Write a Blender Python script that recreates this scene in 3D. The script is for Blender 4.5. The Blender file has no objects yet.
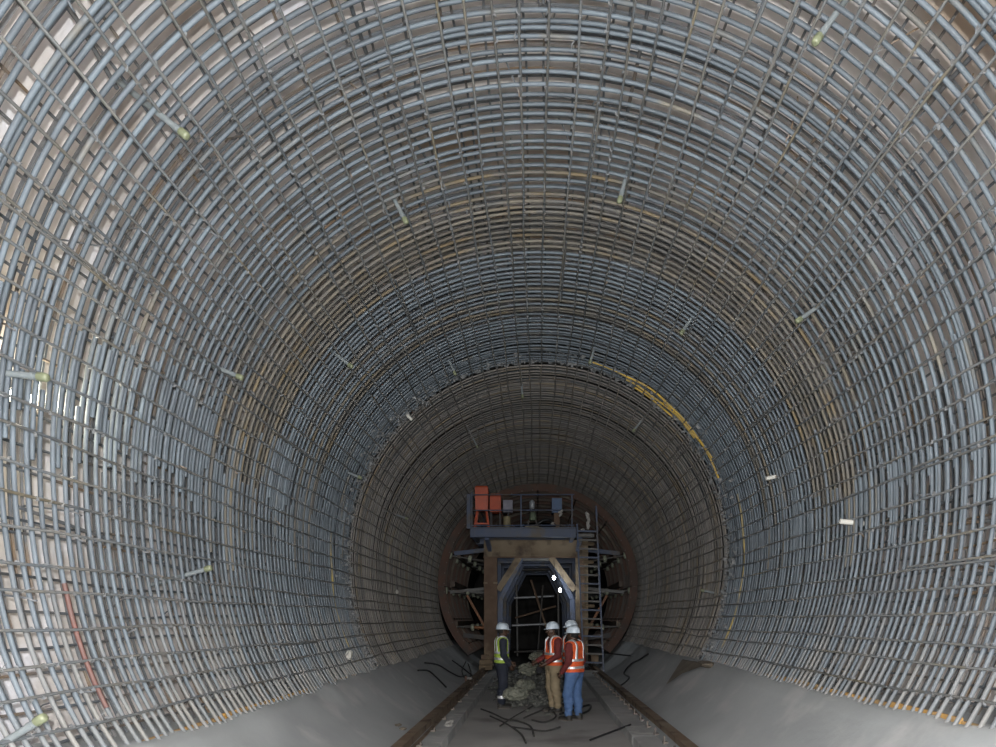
import bpy, bmesh, math, random
import numpy as np
from mathutils import Vector, Matrix

random.seed(7)
rng = np.random.default_rng(7)
sc = bpy.context.scene
COL = sc.collection
PI = math.pi

# ------------------------------------------------------------------ camera
FPX = 700.0                       # focal length in pixels of a 996 px wide frame
VPX, VPY = 537.0, 619.0           # where the tunnel axis direction vanishes
EYE = 1.92
cam_d = bpy.data.cameras.new('camera')
cam = bpy.data.objects.new('camera', cam_d)
COL.objects.link(cam)
cam.location = (0, 0, EYE)
cam.rotation_euler = (PI / 2, 0, 0)
cam_d.sensor_fit = 'HORIZONTAL'
cam_d.sensor_width = 36.0
cam_d.lens = FPX * 36.0 / 996.0
cam_d.shift_x = -(VPX - 498.0) / 996.0
cam_d.shift_y = (VPY - 373.5) / 996.0
cam_d.clip_start = 0.05
cam_d.clip_end = 200
sc.camera = cam

# ------------------------------------------------------------------ world, light, exposure
w = bpy.data.worlds.new('tunnel_air')
sc.world = w
w.use_nodes = True
w.node_tree.nodes['Background'].inputs[0].default_value = (0.75, 0.85, 1.0, 1)
w.node_tree.nodes['Background'].inputs[1].default_value = 0.015

def lamp(name, kind, loc, energy, color=(1, 1, 1), size=0.2, target=None, spot=None):
    d = bpy.data.lights.new(name, kind)
    d.energy = energy
    d.color = color
    if kind == 'AREA':
        d.shape = 'DISK'
        d.size = size
    else:
        d.shadow_soft_size = size
    if spot:
        d.spot_size = spot
        d.spot_blend = 0.6
    o = bpy.data.objects.new(name, d)
    COL.objects.link(o)
    o.location = loc
    if target is not None:
        o.rotation_euler = (Vector(target) - Vector(loc)).to_track_quat('-Z', 'Y').to_euler()
    return o

# site floodlights on the road behind the photographer, and the camera flash
lamp('flood_light', 'POINT', (-1.1, -6.0, 2.8), 1150, (0.97, 0.985, 1.0), 0.16)
lamp('flood_light', 'POINT', (1.2, -6.6, 3.1), 1150, (0.97, 0.985, 1.0), 0.16)
lamp('camera_flash', 'POINT', (0.08, -0.30, 2.12), 1450, (0.96, 0.985, 1.0), 0.04)

sc.view_settings.view_transform = 'Standard'
sc.view_settings.look = 'None'
sc.view_settings.exposure = 0.2
sc.view_settings.gamma = 1.0
sc.view_settings.use_curve_mapping = False

# ------------------------------------------------------------------ helpers
XC, ZC, R = 0.03, 3.16, 3.55      # tunnel axis and inner cage radius
D_J = 13.15                       # joint between the two cages
D_F = 24.5                        # face of the shutter ring

def at(px, py, D):
    """point at depth D seen at photo pixel px, py"""
    return Vector(((px - VPX) * D / FPX, D, EYE + (VPY - py) * D / FPX))

def wall_at(px, py, r):
    """point on the tunnel cylinder of radius r seen at photo pixel"""
    u, v = (px - VPX) / FPX, (VPY - py) / FPX
    a = u * u + v * v
    b = 2 * (u * -XC + v * (EYE - ZC))
    c = XC * XC + (EYE - ZC) ** 2 - r * r
    D = (-b + math.sqrt(b * b - 4 * a * c)) / (2 * a)
    return Vector((u * D, D, EYE + v * D))

def rad(th):
    """cage radius against angle in degrees (0 = right, 90 = crown)"""
    s = lambda t: t * t * (3 - 2 * t) if 0 < t < 1 else (0 if t <= 0 else 1)
    if th > 180:
        return R + 0.15 * s((th - 180) / 38)
    if th < 0:
        return R + 0.07 * s(-th / 38)
    return R

def pol(th, dr=0.0, y=0.0):
    r = rad(th) + dr
    t = math.radians(th)
    return Vector((XC + r * math.cos(t), y, ZC + r * math.sin(t)))

class MB:
    def __init__(s):
        s.v = []
        s.f = []
    def add(s, v, f):
        n = len(s.v)
        s.v += [tuple(p) for p in v]
        s.f += [tuple(i + n for i in q) for q in f]
        return s
    def box(s, c, size, rot=None, taper=1.0):
        hx, hy, hz = (k / 2 for k in size)
        pts = []
        for z in (-hz, hz):
            t = taper if z > 0 else 1.0
            for x, y in ((-hx, -hy), (hx, -hy), (hx, hy), (-hx, hy)):
                p = Vector((x * t, y * t, z))
                if rot is not None:
                    p = rot @ p
                pts.append(p + Vector(c))
        return s.add(pts, [(3, 2, 1, 0), (4, 5, 6, 7), (0, 1, 5, 4), (1, 2, 6, 5), (2, 3, 7, 6), (3, 0, 4, 7)])
    def span(s, x0, x1, y0, y1, z0, z1):
        return s.box(((x0 + x1) / 2, (y0 + y1) / 2, (z0 + z1) / 2), (abs(x1 - x0), abs(y1 - y0), abs(z1 - z0)))
    def bar(s, a, b, wd, hg, up=(0, 0, 1)):
        a, b = Vector(a), Vector(b)
        d = (b - a)
        L = d.length
        d.normalize()
        u = Vector(up)
        x = d.cross(u)
        if x.length < 1e-4:
            x = d.cross(Vector((1, 0, 0)))
        x.normalize()
        z = x.cross(d)
        M = Matrix((x, d, z)).transposed()
        return s.box((a + b) / 2, (wd, L, hg), M)
    def tube(s, path, r, n=6, cap=True):
        P = [Vector(p) for p in path]
        m = len(P)
        rr = r if isinstance(r, (list, tuple)) else [r] * m
        pts = []
        T0 = (P[1] - P[0]).normalized()
        up = Vector((0, 0, 1)) if abs(T0.z) < 0.9 else Vector((0, 1, 0))
        nrm = (up - T0 * up.dot(T0)).normalized()
        for i in range(m):
            T = (P[min(i + 1, m - 1)] - P[max(i - 1, 0)]).normalized()
            nrm = (nrm - T * nrm.dot(T)).normalized()
            bn = T.cross(nrm)
            for k in range(n):
                a = 2 * PI * k / n
                pts.append(P[i] + (nrm * math.cos(a) + bn * math.sin(a)) * rr[i])
        f = []
        for i in range(m - 1):
            for k in range(n):
                k2 = (k + 1) % n
                f.append((i * n + k, i * n + k2, (i + 1) * n + k2, (i + 1) * n + k))
        if cap:
            f.append(tuple(reversed(range(n))))
            f.append(tuple((m - 1) * n + k for k in range(n)))
        return s.add(pts, f)
    def lathe(s, prof, c=(0, 0, 0), n=16, M=None):
        pts = []
        for r, z in prof:
            for k in range(n):
                a = 2 * PI * k / n
                p = Vector((r * math.cos(a), r * math.sin(a), z))
                if M is not None:
                    p = M @ p
                pts.append(p + Vector(c))
        f = []
        m = len(prof)
        for i in range(m - 1):
            for k in range(n):
                k2 = (k + 1) % n
                f.append((i * n + k, i * n + k2, (i + 1) * n + k2, (i + 1) * n + k))
        f.append(tuple(reversed(range(n))))
        f.append(tuple((m - 1) * n + k for k in range(n)))
        return s.add(pts, f)
    def lump(s, c, size, seed=0, jag=0.25, sub=1, rot=None):
        bm = bmesh.new()
        bmesh.ops.create_icosphere(bm, subdivisions=sub, radius=1)
        r = random.Random(seed)
        v = []
        for q in bm.verts:
            k = 1 + (r.random() - 0.5) * 2 * jag
            p = Vector((q.co.x * size[0] * k, q.co.y * size[1] * k, q.co.z * size[2] * k))
            if rot is not None:
                p = rot @ p
            v.append(p + Vector(c))
        f = [tuple(x.index for x in q.verts) for q in bm.faces]
        bm.free()
        return s.add(v, f)
    def mesh(s, name, smooth=False):
        me = bpy.data.meshes.new(name)
        me.from_pydata(s.v, [], s.f)
        me.update()
        if smooth:
            me.polygons.foreach_set('use_smooth', [True] * len(me.polygons))
            me.set_sharp_from_angle(angle=1.2)
        return me
    def build(s, name, m, parent=None, smooth=False, origin=None):
        if parent is not None:
            o_ = parent_world(parent)
            s.v = [(p[0] - o_[0], p[1] - o_[1], p[2] - o_[2]) for p in s.v]
        elif origin is not None:
            s.v = [(p[0] - origin[0], p[1] - origin[1], p[2] - origin[2]) for p in s.v]
        o = link(name, s.mesh(name, smooth), m, parent)
        if parent is None and origin is not None:
            o.location = origin
        return o

def parent_world(p):
    t = Vector((0, 0, 0))
    while p is not None:
        t = t + Vector(p.location)
        p = p.parent
    return t

def link(name, me, m, parent=None, loc=None, rot=None):
    o = bpy.data.objects.new(name, me)
    COL.objects.link(o)
    if m is not None and len(me.materials) == 0:
        me.materials.append(m)
    if parent is not None:
        o.parent = parent
    if loc is not None:
        o.location = loc
    if rot is not None:
        o.rotation_euler = rot
    return o

def tag(o, label=None, cat=None, group=None, kind=None):
    if label: o['label'] = label
    if cat: o['category'] = cat
    if group: o['group'] = group
    if kind: o['kind'] = kind
    return o

def thing(name, label, cat, loc=(0, 0, 0), group=None):
    o = bpy.data.objects.new(name, None)
    o.empty_display_size = 0.2
    COL.objects.link(o)
    o.location = loc
    return tag(o, label, cat, group)

# ------------------------------------------------------------------ materials
def mat(name, c1, c2=None, scale=6.0, rough=0.6, metal=0.0, c3=None, scale3=1.5, amt3=0.5,
        bump=0.0, bscale=40.0, rand=0.0, spec=0.5, stretch=None, detail=5.0):
    m = bpy.data.materials.new(name)
    m.use_nodes = True
    nt = m.node_tree
    N, L = nt.nodes, nt.links
    p = N['Principled BSDF']
    p.inputs['Roughness'].default_value = rough
    p.inputs['Metallic'].default_value = metal
    p.inputs['Specular IOR Level'].default_value = spec
    tc = N.new('ShaderNodeTexCoord')
    vec = tc.outputs['Object']
    if stretch:
        mp = N.new('ShaderNodeMapping')
        mp.inputs['Scale'].default_value = stretch
        L.new(vec, mp.inputs[0])
        vec = mp.outputs[0]
    info = N.new('ShaderNodeObjectInfo')
    if rand:
        ad = N.new('ShaderNodeVectorMath')
        ad.operation = 'ADD'
        sc_ = N.new('ShaderNodeVectorMath')
        sc_.operation = 'SCALE'
        cb = N.new('ShaderNodeCombineXYZ')
        for i in range(3):
            L.new(info.outputs['Random'], cb.inputs[i])
        L.new(cb.outputs[0], sc_.inputs[0])
        sc_.inputs['Scale'].default_value = 57.0
        L.new(vec, ad.inputs[0])
        L.new(sc_.outputs[0], ad.inputs[1])
        vec = ad.outputs[0]
    col = None
    def noise(s, d=detail):
        n = N.new('ShaderNodeTexNoise')
        n.inputs['Scale'].default_value = s
        n.inputs['Detail'].default_value = d
        L.new(vec, n.inputs['Vector'])
        return n
    def mixc(fac, a, b):
        x = N.new('ShaderNodeMix')
        x.data_type = 'RGBA'
        if isinstance(fac, float): x.inputs['Factor'].default_value = fac
        else: L.new(fac, x.inputs['Factor'])
        for sck, q in ((6, a), (7, b)):
            if isinstance(q, tuple): x.inputs[sck].default_value = (*q, 1)
            else: L.new(q, x.inputs[sck])
        return x.outputs[2]
    col = c1
    if c2:
        rp = N.new('ShaderNodeMapRange')
        rp.inputs[1].default_value = 0.36
        rp.inputs[2].default_value = 0.64
        L.new(noise(scale).outputs['Fac'], rp.inputs[0])
        col = mixc(rp.outputs[0], c1, c2)
    if c3:
        rp = N.new('ShaderNodeMapRange')
        rp.inputs[1].default_value = 0.62 - 0.25 * amt3
        rp.inputs[2].default_value = 0.72 - 0.15 * amt3
        L.new(noise(scale3).outputs['Fac'], rp.inputs[0])
        col = mixc(rp.outputs[0], col, c3)
    if rand:
        hs = N.new('ShaderNodeHueSaturation')
        mr = N.new('ShaderNodeMapRange')
        mr.inputs[3].default_value = 1 - rand
        mr.inputs[4].default_value = 1 + rand
        L.new(info.outputs['Random'], mr.inputs[0])
        L.new(mr.outputs[0], hs.inputs['Value'])
        if isinstance(col, tuple): hs.inputs['Color'].default_value = (*col, 1)
        else: L.new(col, hs.inputs['Color'])
        col = hs.outputs[0]
    if isinstance(col, tuple): p.inputs['Base Color'].default_value = (*col, 1)
    else: L.new(col, p.inputs['Base Color'])
    if bump:
        b = N.new('ShaderNodeBump')
        b.inputs['Strength'].default_value = bump
        b.inputs['Distance'].default_value = 0.03
        L.new(noise(bscale, 6).outputs['Fac'], b.inputs['Height'])
        L.new(b.outputs[0], p.inputs['Normal'])
    return m

def glow(name, col, s):
    m = bpy.data.materials.new(name)
    m.use_nodes = True
    p = m.node_tree.nodes['Principled BSDF']
    p.inputs['Base Color'].default_value = (*col, 1)
    p.inputs['Emission Color'].default_value = (*col, 1)
    p.inputs['Emission Strength'].default_value = s
    return m

M = {}
M['steel'] = mat('grey_rebar', (0.130, 0.158, 0.180), (0.098, 0.114, 0.130), 3.0, 0.55, 0.0, spec=0.35, c3=(0.15, 0.137, 0.113), scale3=1.1, amt3=0.1, rand=0.22)
M['steel_rust'] = mat('rust_tinted_rebar', (0.150, 0.134, 0.106), (0.115, 0.112, 0.106), 2.2, 0.65, 0.0, spec=0.3, c3=(0.165, 0.128, 0.076), scale3=1.4, amt3=0.3, rand=0.22)
M['steel_long'] = mat('longitudinal_rebar', (0.145, 0.160, 0.172), (0.185, 0.178, 0.162), 2.6, 0.6, 0.0, spec=0.35, c3=(0.19, 0.165, 0.118), scale3=1.0, amt3=0.25, rand=0.2)
M['steel_outer'] = mat('outer_layer_rebar', (0.10, 0.112, 0.125), (0.14, 0.135, 0.13), 2.0, 0.6, 0.0, c3=(0.20, 0.14, 0.09), scale3=1.2, amt3=0.3, rand=0.3)
M['steel_far'] = mat('dusty_brown_rebar', (0.215, 0.200, 0.180), (0.165, 0.158, 0.150), 1.3, 0.7, 0.0, c3=(0.22, 0.18, 0.125), scale3=0.9, amt3=0.35, rand=0.25)
M['red_bar'] = mat('red_rebar', (0.16, 0.075, 0.062), (0.135, 0.078, 0.068), 5, 0.6)
M['wire'] = mat('tie_wire', (0.30, 0.31, 0.32), (0.20, 0.20, 0.195), 9, 0.5, 0.3)
M['yellow'] = mat('yellow_hose', (0.62, 0.40, 0.05), (0.40, 0.29, 0.10), 4, 0.55)
M['dull_yellow'] = mat('dull_yellow_hose', (0.40, 0.30, 0.10), (0.15, 0.15, 0.14), 3, 0.6)
M['pipe'] = mat('pale_grey_plastic', (0.215, 0.24, 0.25), (0.17, 0.19, 0.19), 6, 0.4)
M['pipe_cap'] = mat('pale_green_plastic', (0.22, 0.24, 0.145), (0.17, 0.185, 0.115), 8, 0.35)
M['pipe_white'] = mat('white_plastic', (0.78, 0.76, 0.70), (0.60, 0.58, 0.52), 8, 0.4)
M['mortar'] = mat('splattered_mortar', (0.27, 0.275, 0.275), (0.16, 0.165, 0.165), 5, 0.85, bump=0.5, bscale=14)
M['orange_strip'] = mat('orange_strip', (0.50, 0.27, 0.06), (0.33, 0.22, 0.11), 3, 0.7)
M['conc'] = mat('smooth_concrete', (0.36, 0.375, 0.378), (0.30, 0.313, 0.316), 0.9, 0.75, c3=(0.41, 0.412, 0.41), scale3=1.6, amt3=0.3, bump=0.12, bscale=12)
M['conc_floor'] = mat('dusty_floor_concrete', (0.42, 0.41, 0.395), (0.33, 0.322, 0.31), 0.8, 0.85, c3=(0.22, 0.21, 0.20), scale3=0.7, amt3=0.3, bump=0.2, bscale=9)
M['kerb'] = mat('kerb_concrete', (0.43, 0.435, 0.43), (0.33, 0.33, 0.325), 1.6, 0.85, c3=(0.50, 0.49, 0.47), scale3=3, amt3=0.3, bump=0.25, bscale=14, rand=0.08)
M['rail'] = mat('rusty_rail', (0.175, 0.115, 0.075), (0.24, 0.19, 0.14), 2.2, 0.7, 0.3, c3=(0.10, 0.065, 0.045), scale3=3, amt3=0.3)
M['bolt'] = mat('bolt_steel', (0.13, 0.11, 0.10), (0.20, 0.17, 0.14), 9, 0.6, 0.4)
M['mud'] = mat('brown_silt', (0.13, 0.105, 0.075), (0.18, 0.15, 0.115), 4, 0.7, bump=0.3, bscale=20)
M['cable'] = mat('black_rubber', (0.018, 0.018, 0.019), None, rough=0.5)
M['dusty_cable'] = mat('dusty_rubber', (0.085, 0.08, 0.074), (0.04, 0.038, 0.036), 5, 0.8)
M['form_rust'] = mat('rusty_form_steel', (0.125, 0.062, 0.040), (0.085, 0.052, 0.040), 1.6, 0.65, 0.25, c3=(0.075, 0.06, 0.05), scale3=2.2, amt3=0.35)
M['form_skin'] = mat('form_skin_steel', (0.12, 0.085, 0.06), (0.085, 0.07, 0.06), 1.0, 0.6, 0.3, c3=(0.19, 0.16, 0.12), scale3=1.6, amt3=0.25)
M['tan'] = mat('dusty_painted_steel', (0.31, 0.245, 0.165), (0.24, 0.18, 0.115), 1.8, 0.75, c3=(0.10, 0.07, 0.05), scale3=1.9, amt3=0.42)
M['tan_rust'] = mat('rust_streaked_steel', (0.20, 0.13, 0.085), (0.14, 0.085, 0.055), 2.2, 0.75, c3=(0.27, 0.20, 0.13), scale3=1.6, amt3=0.25)
M['blue'] = mat('blue_painted_steel', (0.075, 0.105, 0.185), (0.10, 0.115, 0.155), 2.0, 0.55, c3=(0.13, 0.105, 0.08), scale3=2.0, amt3=0.25)
M['blue_box'] = mat('blue_cabinet_paint', (0.085, 0.15, 0.28), (0.075, 0.12, 0.21), 3.0, 0.5)
M['dark_steel'] = mat('dark_steel', (0.060, 0.060, 0.065), (0.10, 0.085, 0.07), 3, 0.6, 0.3)
M['grey_steel'] = mat('weathered_steel', (0.19, 0.19, 0.185), (0.14, 0.125, 0.11), 3, 0.6, 0.3)
M['galv'] = mat('galvanised_pipe', (0.40, 0.41, 0.42), (0.30, 0.30, 0.30), 4, 0.45, 0.4)
M['orange_paint'] = mat('orange_red_paint', (0.62, 0.085, 0.020), (0.50, 0.075, 0.02), 4, 0.45)
M['lilac'] = mat('grey_lilac_paint', (0.30, 0.29, 0.36), (0.22, 0.215, 0.26), 4, 0.5)
M['drum'] = mat('ochre_drum', (0.30, 0.25, 0.14), (0.20, 0.17, 0.11), 4, 0.6)
M['pale_metal'] = mat('pale_metal', (0.50, 0.54, 0.58), (0.36, 0.38, 0.40), 5, 0.35, 0.3)
M['dull_green'] = mat('dull_green_paint', (0.16, 0.20, 0.13), (0.12, 0.14, 0.10), 5, 0.6)
M['knob'] = mat('pale_green_grease', (0.46, 0.48, 0.36), (0.34, 0.36, 0.27), 6, 0.6)
M['cloth'] = mat('pale_rag', (0.55, 0.53, 0.50), (0.38, 0.36, 0.33), 6, 0.9)
M['wood'] = mat('weathered_timber', (0.26, 0.19, 0.115), (0.18, 0.13, 0.08), 2, 0.8, stretch=(1, 1, 8))
M['orange_jack'] = mat('orange_rust_jack', (0.32, 0.13, 0.05), (0.22, 0.10, 0.05), 3, 0.6)
M['rubble'] = mat('grey_green_rubble', (0.13, 0.13, 0.115), (0.08, 0.08, 0.072), 5, 0.9, c3=(0.20, 0.20, 0.175), scale3=6, amt3=0.3, bump=0.4, bscale=18, rand=0.25)
M['bag'] = mat('pale_woven_sack', (0.24, 0.24, 0.19), (0.16, 0.165, 0.13), 5, 0.85, bump=0.4, bscale=12)
M['skin'] = mat('dark_brown_skin', (0.085, 0.045, 0.028), (0.065, 0.034, 0.022), 12, 0.5)
M['hair'] = mat('black_hair', (0.012, 0.011, 0.010), None, rough=0.8)
M['eye'] = mat('eye_white', (0.7, 0.68, 0.62), None, rough=0.3)
M['helmet'] = mat('white_hard_hat', (0.66, 0.75, 0.83), None, rough=0.3, spec=0.6)
M['vest_green'] = mat('lime_green_vest', (0.42, 0.58, 0.08), (0.36, 0.50, 0.07), 10, 0.75)
M['vest_orange'] = mat('orange_vest', (0.86, 0.13, 0.030), (0.74, 0.11, 0.028), 10, 0.75)
M['tape'] = mat('silver_reflective_tape', (0.98, 0.98, 0.98), None, rough=0.47, metal=0.75, spec=0.8)
M['navy'] = mat('navy_cloth', (0.016, 0.020, 0.034), (0.024, 0.028, 0.042), 14, 0.85)
M['black_cloth'] = mat('black_cloth', (0.014, 0.014, 0.016), (0.02, 0.02, 0.022), 14, 0.85)
M['maroon'] = mat('maroon_shirt', (0.16, 0.025, 0.022), (0.12, 0.02, 0.02), 12, 0.85)
M['khaki'] = mat('khaki_cloth', (0.32, 0.25, 0.155), (0.26, 0.20, 0.125), 9, 0.85)
M['jeans'] = mat('blue_denim', (0.060, 0.120, 0.260), (0.085, 0.155, 0.305), 12, 0.85)
M['boot'] = mat('black_leather', (0.018, 0.016, 0.015), (0.04, 0.036, 0.03), 12, 0.55)
M['bulb'] = glow('lit_bulb', (0.85, 0.93, 1.0), 40)
M['lamp_glow'] = glow('lit_lamp', (0.92, 0.96, 1.0), 14)

def shell_mat():
    m = mat('shotcrete', (0.80, 0.74, 0.70), (0.62, 0.57, 0.535), 1.1, 0.9, c3=(0.48, 0.37, 0.28), scale3=0.55, amt3=0.22, bump=0.5, bscale=7)
    nt = m.node_tree
    N, L = nt.nodes, nt.links
    p = N['Principled BSDF']
    src = p.inputs['Base Color'].links[0].from_socket
    n = N.new('ShaderNodeTexNoise')
    n.inputs['Scale'].default_value = 0.8
    n.inputs['Detail'].default_value = 3
    tc = N.new('ShaderNodeTexCoord')
    mp = N.new('ShaderNodeMapping')
    mp.inputs['Location'].default_value = (13, 5, 8)
    L.new(tc.outputs['Object'], mp.inputs[0])
    L.new(mp.outputs[0], n.inputs[0])
    rp = N.new('ShaderNodeMapRange')
    rp.inputs[1].default_value = 0.56
    rp.inputs[2].default_value = 0.64
    L.new(n.outputs['Fac'], rp.inputs[0])
    x = N.new('ShaderNodeMix')
    x.data_type = 'RGBA'
    L.new(rp.outputs[0], x.inputs['Factor'])
    L.new(src, x.inputs[6])
    x.inputs[7].default_value = (0.84, 0.82, 0.85, 1)
    L.new(x.outputs[2], p.inputs['Base Color'])
    return m
M['shell'] = shell_mat()
M['shell_painted_shade'] = mat('shotcrete_painted_shade', (0.075, 0.07, 0.065), (0.05, 0.047, 0.044), 1.1, 0.95, bump=0.5, bscale=7)  # same lining coloured near black so gaps between far bars read as shade

def cement_dusted():
    """grey rebar splashed with cement from the invert pour, thicker near its foot"""
    m = mat('cement_dusted_rebar', (0.135, 0.160, 0.182), (0.102, 0.118, 0.133), 3.0, 0.55, 0.0, spec=0.35, rand=0.2)
    nt = m.node_tree
    N, L = nt.nodes, nt.links
    p = N['Principled BSDF']
    src = p.inputs['Base Color'].links[0].from_socket
    tc = N.new('ShaderNodeTexCoord')
    sep = N.new('ShaderNodeSeparateXYZ')
    L.new(tc.outputs['Object'], sep.inputs[0])
    n = N.new('ShaderNodeTexNoise')
    n.inputs['Scale'].default_value = 2.5
    n.inputs['Detail'].default_value = 6
    L.new(tc.outputs['Object'], n.inputs[0])
    info = N.new('ShaderNodeObjectInfo')
    a = N.new('ShaderNodeMath'); a.operation = 'MULTIPLY_ADD'
    L.new(n.outputs['Fac'], a.inputs[0]); a.inputs[1].default_value = 1.6
    L.new(sep.outputs['Z'], a.inputs[2])
    b = N.new('ShaderNodeMath'); b.operation = 'MULTIPLY_ADD'
    L.new(info.outputs['Random'], b.inputs[0]); b.inputs[1].default_value = 1.0
    L.new(a.outputs[0], b.inputs[2])
    rp = N.new('ShaderNodeMapRange')
    rp.inputs[1].default_value = 3.2
    rp.inputs[2].default_value = 2.0
    L.new(b.outputs[0], rp.inputs[0])
    x = N.new('ShaderNodeMix'); x.data_type = 'RGBA'
    L.new(rp.outputs[0], x.inputs['Factor'])
    L.new(src, x.inputs[6])
    x.inputs[7].default_value = (0.235, 0.226, 0.212, 1)
    L.new(x.outputs[2], p.inputs['Base Color'])
    p.inputs['Metallic'].default_value = 0.05
    return m
M['starter'] = cement_dusted()

# ================================================================== STRUCTURE
TH_R, TH_L = -34.5, 217.0         # angles where the concrete apron starts
SHELL = 0.62                      # shotcrete behind the cage

def shell_section(name, y0, y1, dy, m, th0=-58, th1=238, off=SHELL, amp=0.05):
    nth = 120
    ny = max(2, int((y1 - y0) / dy) + 1)
    mb = MB()
    ph = [random.random() * 6.28 for _ in range(12)]
    for j in range(ny):
        y = y0 + (y1 - y0) * j / (ny - 1)
        for i in range(nth):
            th = th0 + (th1 - th0) * i / (nth - 1)
            t = math.radians(th)
            d = (math.sin(t * 7 + y * 0.9 + ph[0]) + math.sin(t * 13 - y * 1.7 + ph[1]) + math.sin(t * 5 + y * 2.3 + ph[2]) + math.sin(t * 23 + y * 3.1 + ph[3])) * amp * 0.4
            d += (random.random() - 0.5) * amp * 0.5
            mb.v.append(tuple(pol(th, off + d, y)))
    for j in range(ny - 1):
        for i in range(nth - 1):
            a = j * nth + i
            mb.f.append((a, a + 1, a + nth + 1, a + nth))
    o = mb.build(name, m, smooth=True)
    return tag(o, kind='structure')

tag(shell_section('wall_arch', -9, D_J + 0.4, 0.25, M['shell']), 'rough pale shotcrete tunnel lining behind the near rebar')
tag(shell_section('wall_arch', D_J + 0.3, 46, 0.5, M['shell_painted_shade']), 'rough shotcrete lining behind the far rebar, shade painted into its colour')

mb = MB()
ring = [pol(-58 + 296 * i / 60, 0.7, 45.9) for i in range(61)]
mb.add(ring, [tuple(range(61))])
tag(mb.build('wall_back', M['shell_painted_shade']), 'end of the tunnel far behind the shutter, painted dark as unlit', kind='structure')

# floor between the kerbs
mb = MB()
nx, ny = 14, 130
for j in range(ny):
    y = -9 + 54.5 * j / (ny - 1)
    for i in range(nx):
        x = -1.6 + 3.3 * i / (nx - 1)
        mb.v.append((x, y, random.uniform(-0.008, 0.008)))
for j in range(ny - 1):
    for i in range(nx - 1):
        a = j * nx + i
        mb.f.append((a, a + 1, a + nx + 1, a + nx))
tag(mb.build('floor', M['conc_floor'], smooth=True), 'dusty concrete tunnel floor between the two kerbs', kind='structure')

# concrete aprons: curved slabs from the kerb up to the foot of the bars
XK_L, XK_R = -1.36, 1.45          # inner faces of the kerbs
def apron(name, side, label):
    mb = MB()
    yy = [-9 + 0.3 * j for j in range(int(54 / 0.3) + 1)]
    prof = []
    th_e = TH_L if side < 0 else TH_R
    e = pol(th_e, -0.06)
    x_in = -1.62 if side < 0 else 1.78
    n = 14
    for i in range(n + 1):
        k = i / n
        x = x_in + (e.x - x_in) * k
        # shallow dish from the rail foot up to the edge
        zb = 0.12
        z = zb + (e.z - zb) * (0.52 * k + 0.48 * k * k)
        prof.append((x, z))
    prof += [(e.x + side * 0.14, e.z + 0.03), (e.x + side * 0.80, e.z + 0.03)]
    m = len(prof)
    for y in yy:
        wob = random.uniform(-0.02, 0.02)
        for i, (x, z) in enumerate(prof):
            dz = dx = 0
            if i >= n - 1:
                dz = wob + random.uniform(-0.012, 0.012)
                dx = wob * 1.5
            mb.v.append((x + dx, y, z + dz + 0.012 * math.sin(y * 0.7 + i * 0.4)))
    for j in range(len(yy) - 1):
        for i in range(m - 1):
            a = j * m + i
            mb.f.append((a, a + 1, a + m + 1, a + m) if side > 0 else (a + 1, a, a + m, a + m + 1))
    return tag(mb.build(name, M['conc'], smooth=True), label, kind='structure')
apron('floor_left', -1, 'smooth grey concrete invert slope left of the rail')
apron('floor_right', 1, 'smooth grey concrete invert slope right of the rail')

# kerbs of cast blocks carrying the rails
def kerb(name, side, label):
    root = thing(name, label, None, (XK_L - 0.17 if side < 0 else XK_R + 0.17, 8, 0))
    tag(root, kind='structure')
    y = 1.0
    i = 0
    x0, x1 = (-1.66, XK_L) if side < 0 else (XK_R, 1.82)
    while y < 26:
        L = 2.4
        b = MB()
        j = random.uniform(-0.004, 0.004)
        jz = random.uniform(-0.003, 0.003)
        c = 0.008
        xa, xb = x0 + (0 if side < 0 else j), x1 + (j if side < 0 else 0)
        ya, yb = y + 0.002, y + L - 0.002
        zt = 0.15 + jz
        pts = []
        for z, q in ((-0.05, 0), (zt - c, 0), (zt, c)):
            pts += [(xa + q, ya + q, z), (xb - q, ya + q, z), (xb - q, yb - q, z), (xa + q, yb - q, z)]
        f = []
        for l in (0, 4):
            for k in range(4):
                f.append((l + k, l + (k + 1) % 4, l + 4 + (k + 1) % 4, l + 4 + k))
        f.append((8, 9, 10, 11))
        b.add(pts, f)
        b.build('kerb_block', M['kerb'], root)
        y += L
        i += 1
kerb('trim_1', -1, 'grey concrete kerb under the left rail')
kerb('trim_2', 1, 'grey concrete kerb under the right rail')

# ================================================================== REBAR CAGES
HR = 0.0182                       # hoop bar radius
def arc_mesh(name, th0, th1, dr, r, step=3.0, n=6, wob=0.006, seed=0, base=(0, 0, 0)):
    rr = random.Random(seed)
    k = max(3, int(abs(th1 - th0) / step) + 1)
    p1, p2 = rr.random() * 6.28, rr.random() * 6.28
    path = []
    for i in range(k):
        th = th0 + (th1 - th0) * i / (k - 1)
        q = pol(th, dr + wob * math.sin(th * 0.07 + p1), wob * 1.6 * math.sin(th * 0.05 + p2))
        path.append(q)
    mb = MB().tube(path, r, n)
    return mb.mesh(name, True)

def mesh_set(name, mats, maker, count):
    """count mesh variants for every material"""
    out = {}
    for mk in mats:
        L = []
        for i in range(count):
            me = maker(i)
            me.materials.append(M[mk])
            L.append(me)
        out[mk] = L
    return out

Y0, Y1 = 1.0, D_J - 0.12
cage = thing('rebar_cage', 'dense grey steel rebar cage lining the near tunnel section up to the joint', 'rebar cage', (0, 7, 0))
def part(parent, name, me, y, rot=0.0, dx=0, dz=0):
    o = bpy.data.objects.new(name, me)
    COL.objects.link(o)
    o.parent = parent
    o.location = (dx, y - parent.location.y, dz)
    return o

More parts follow.
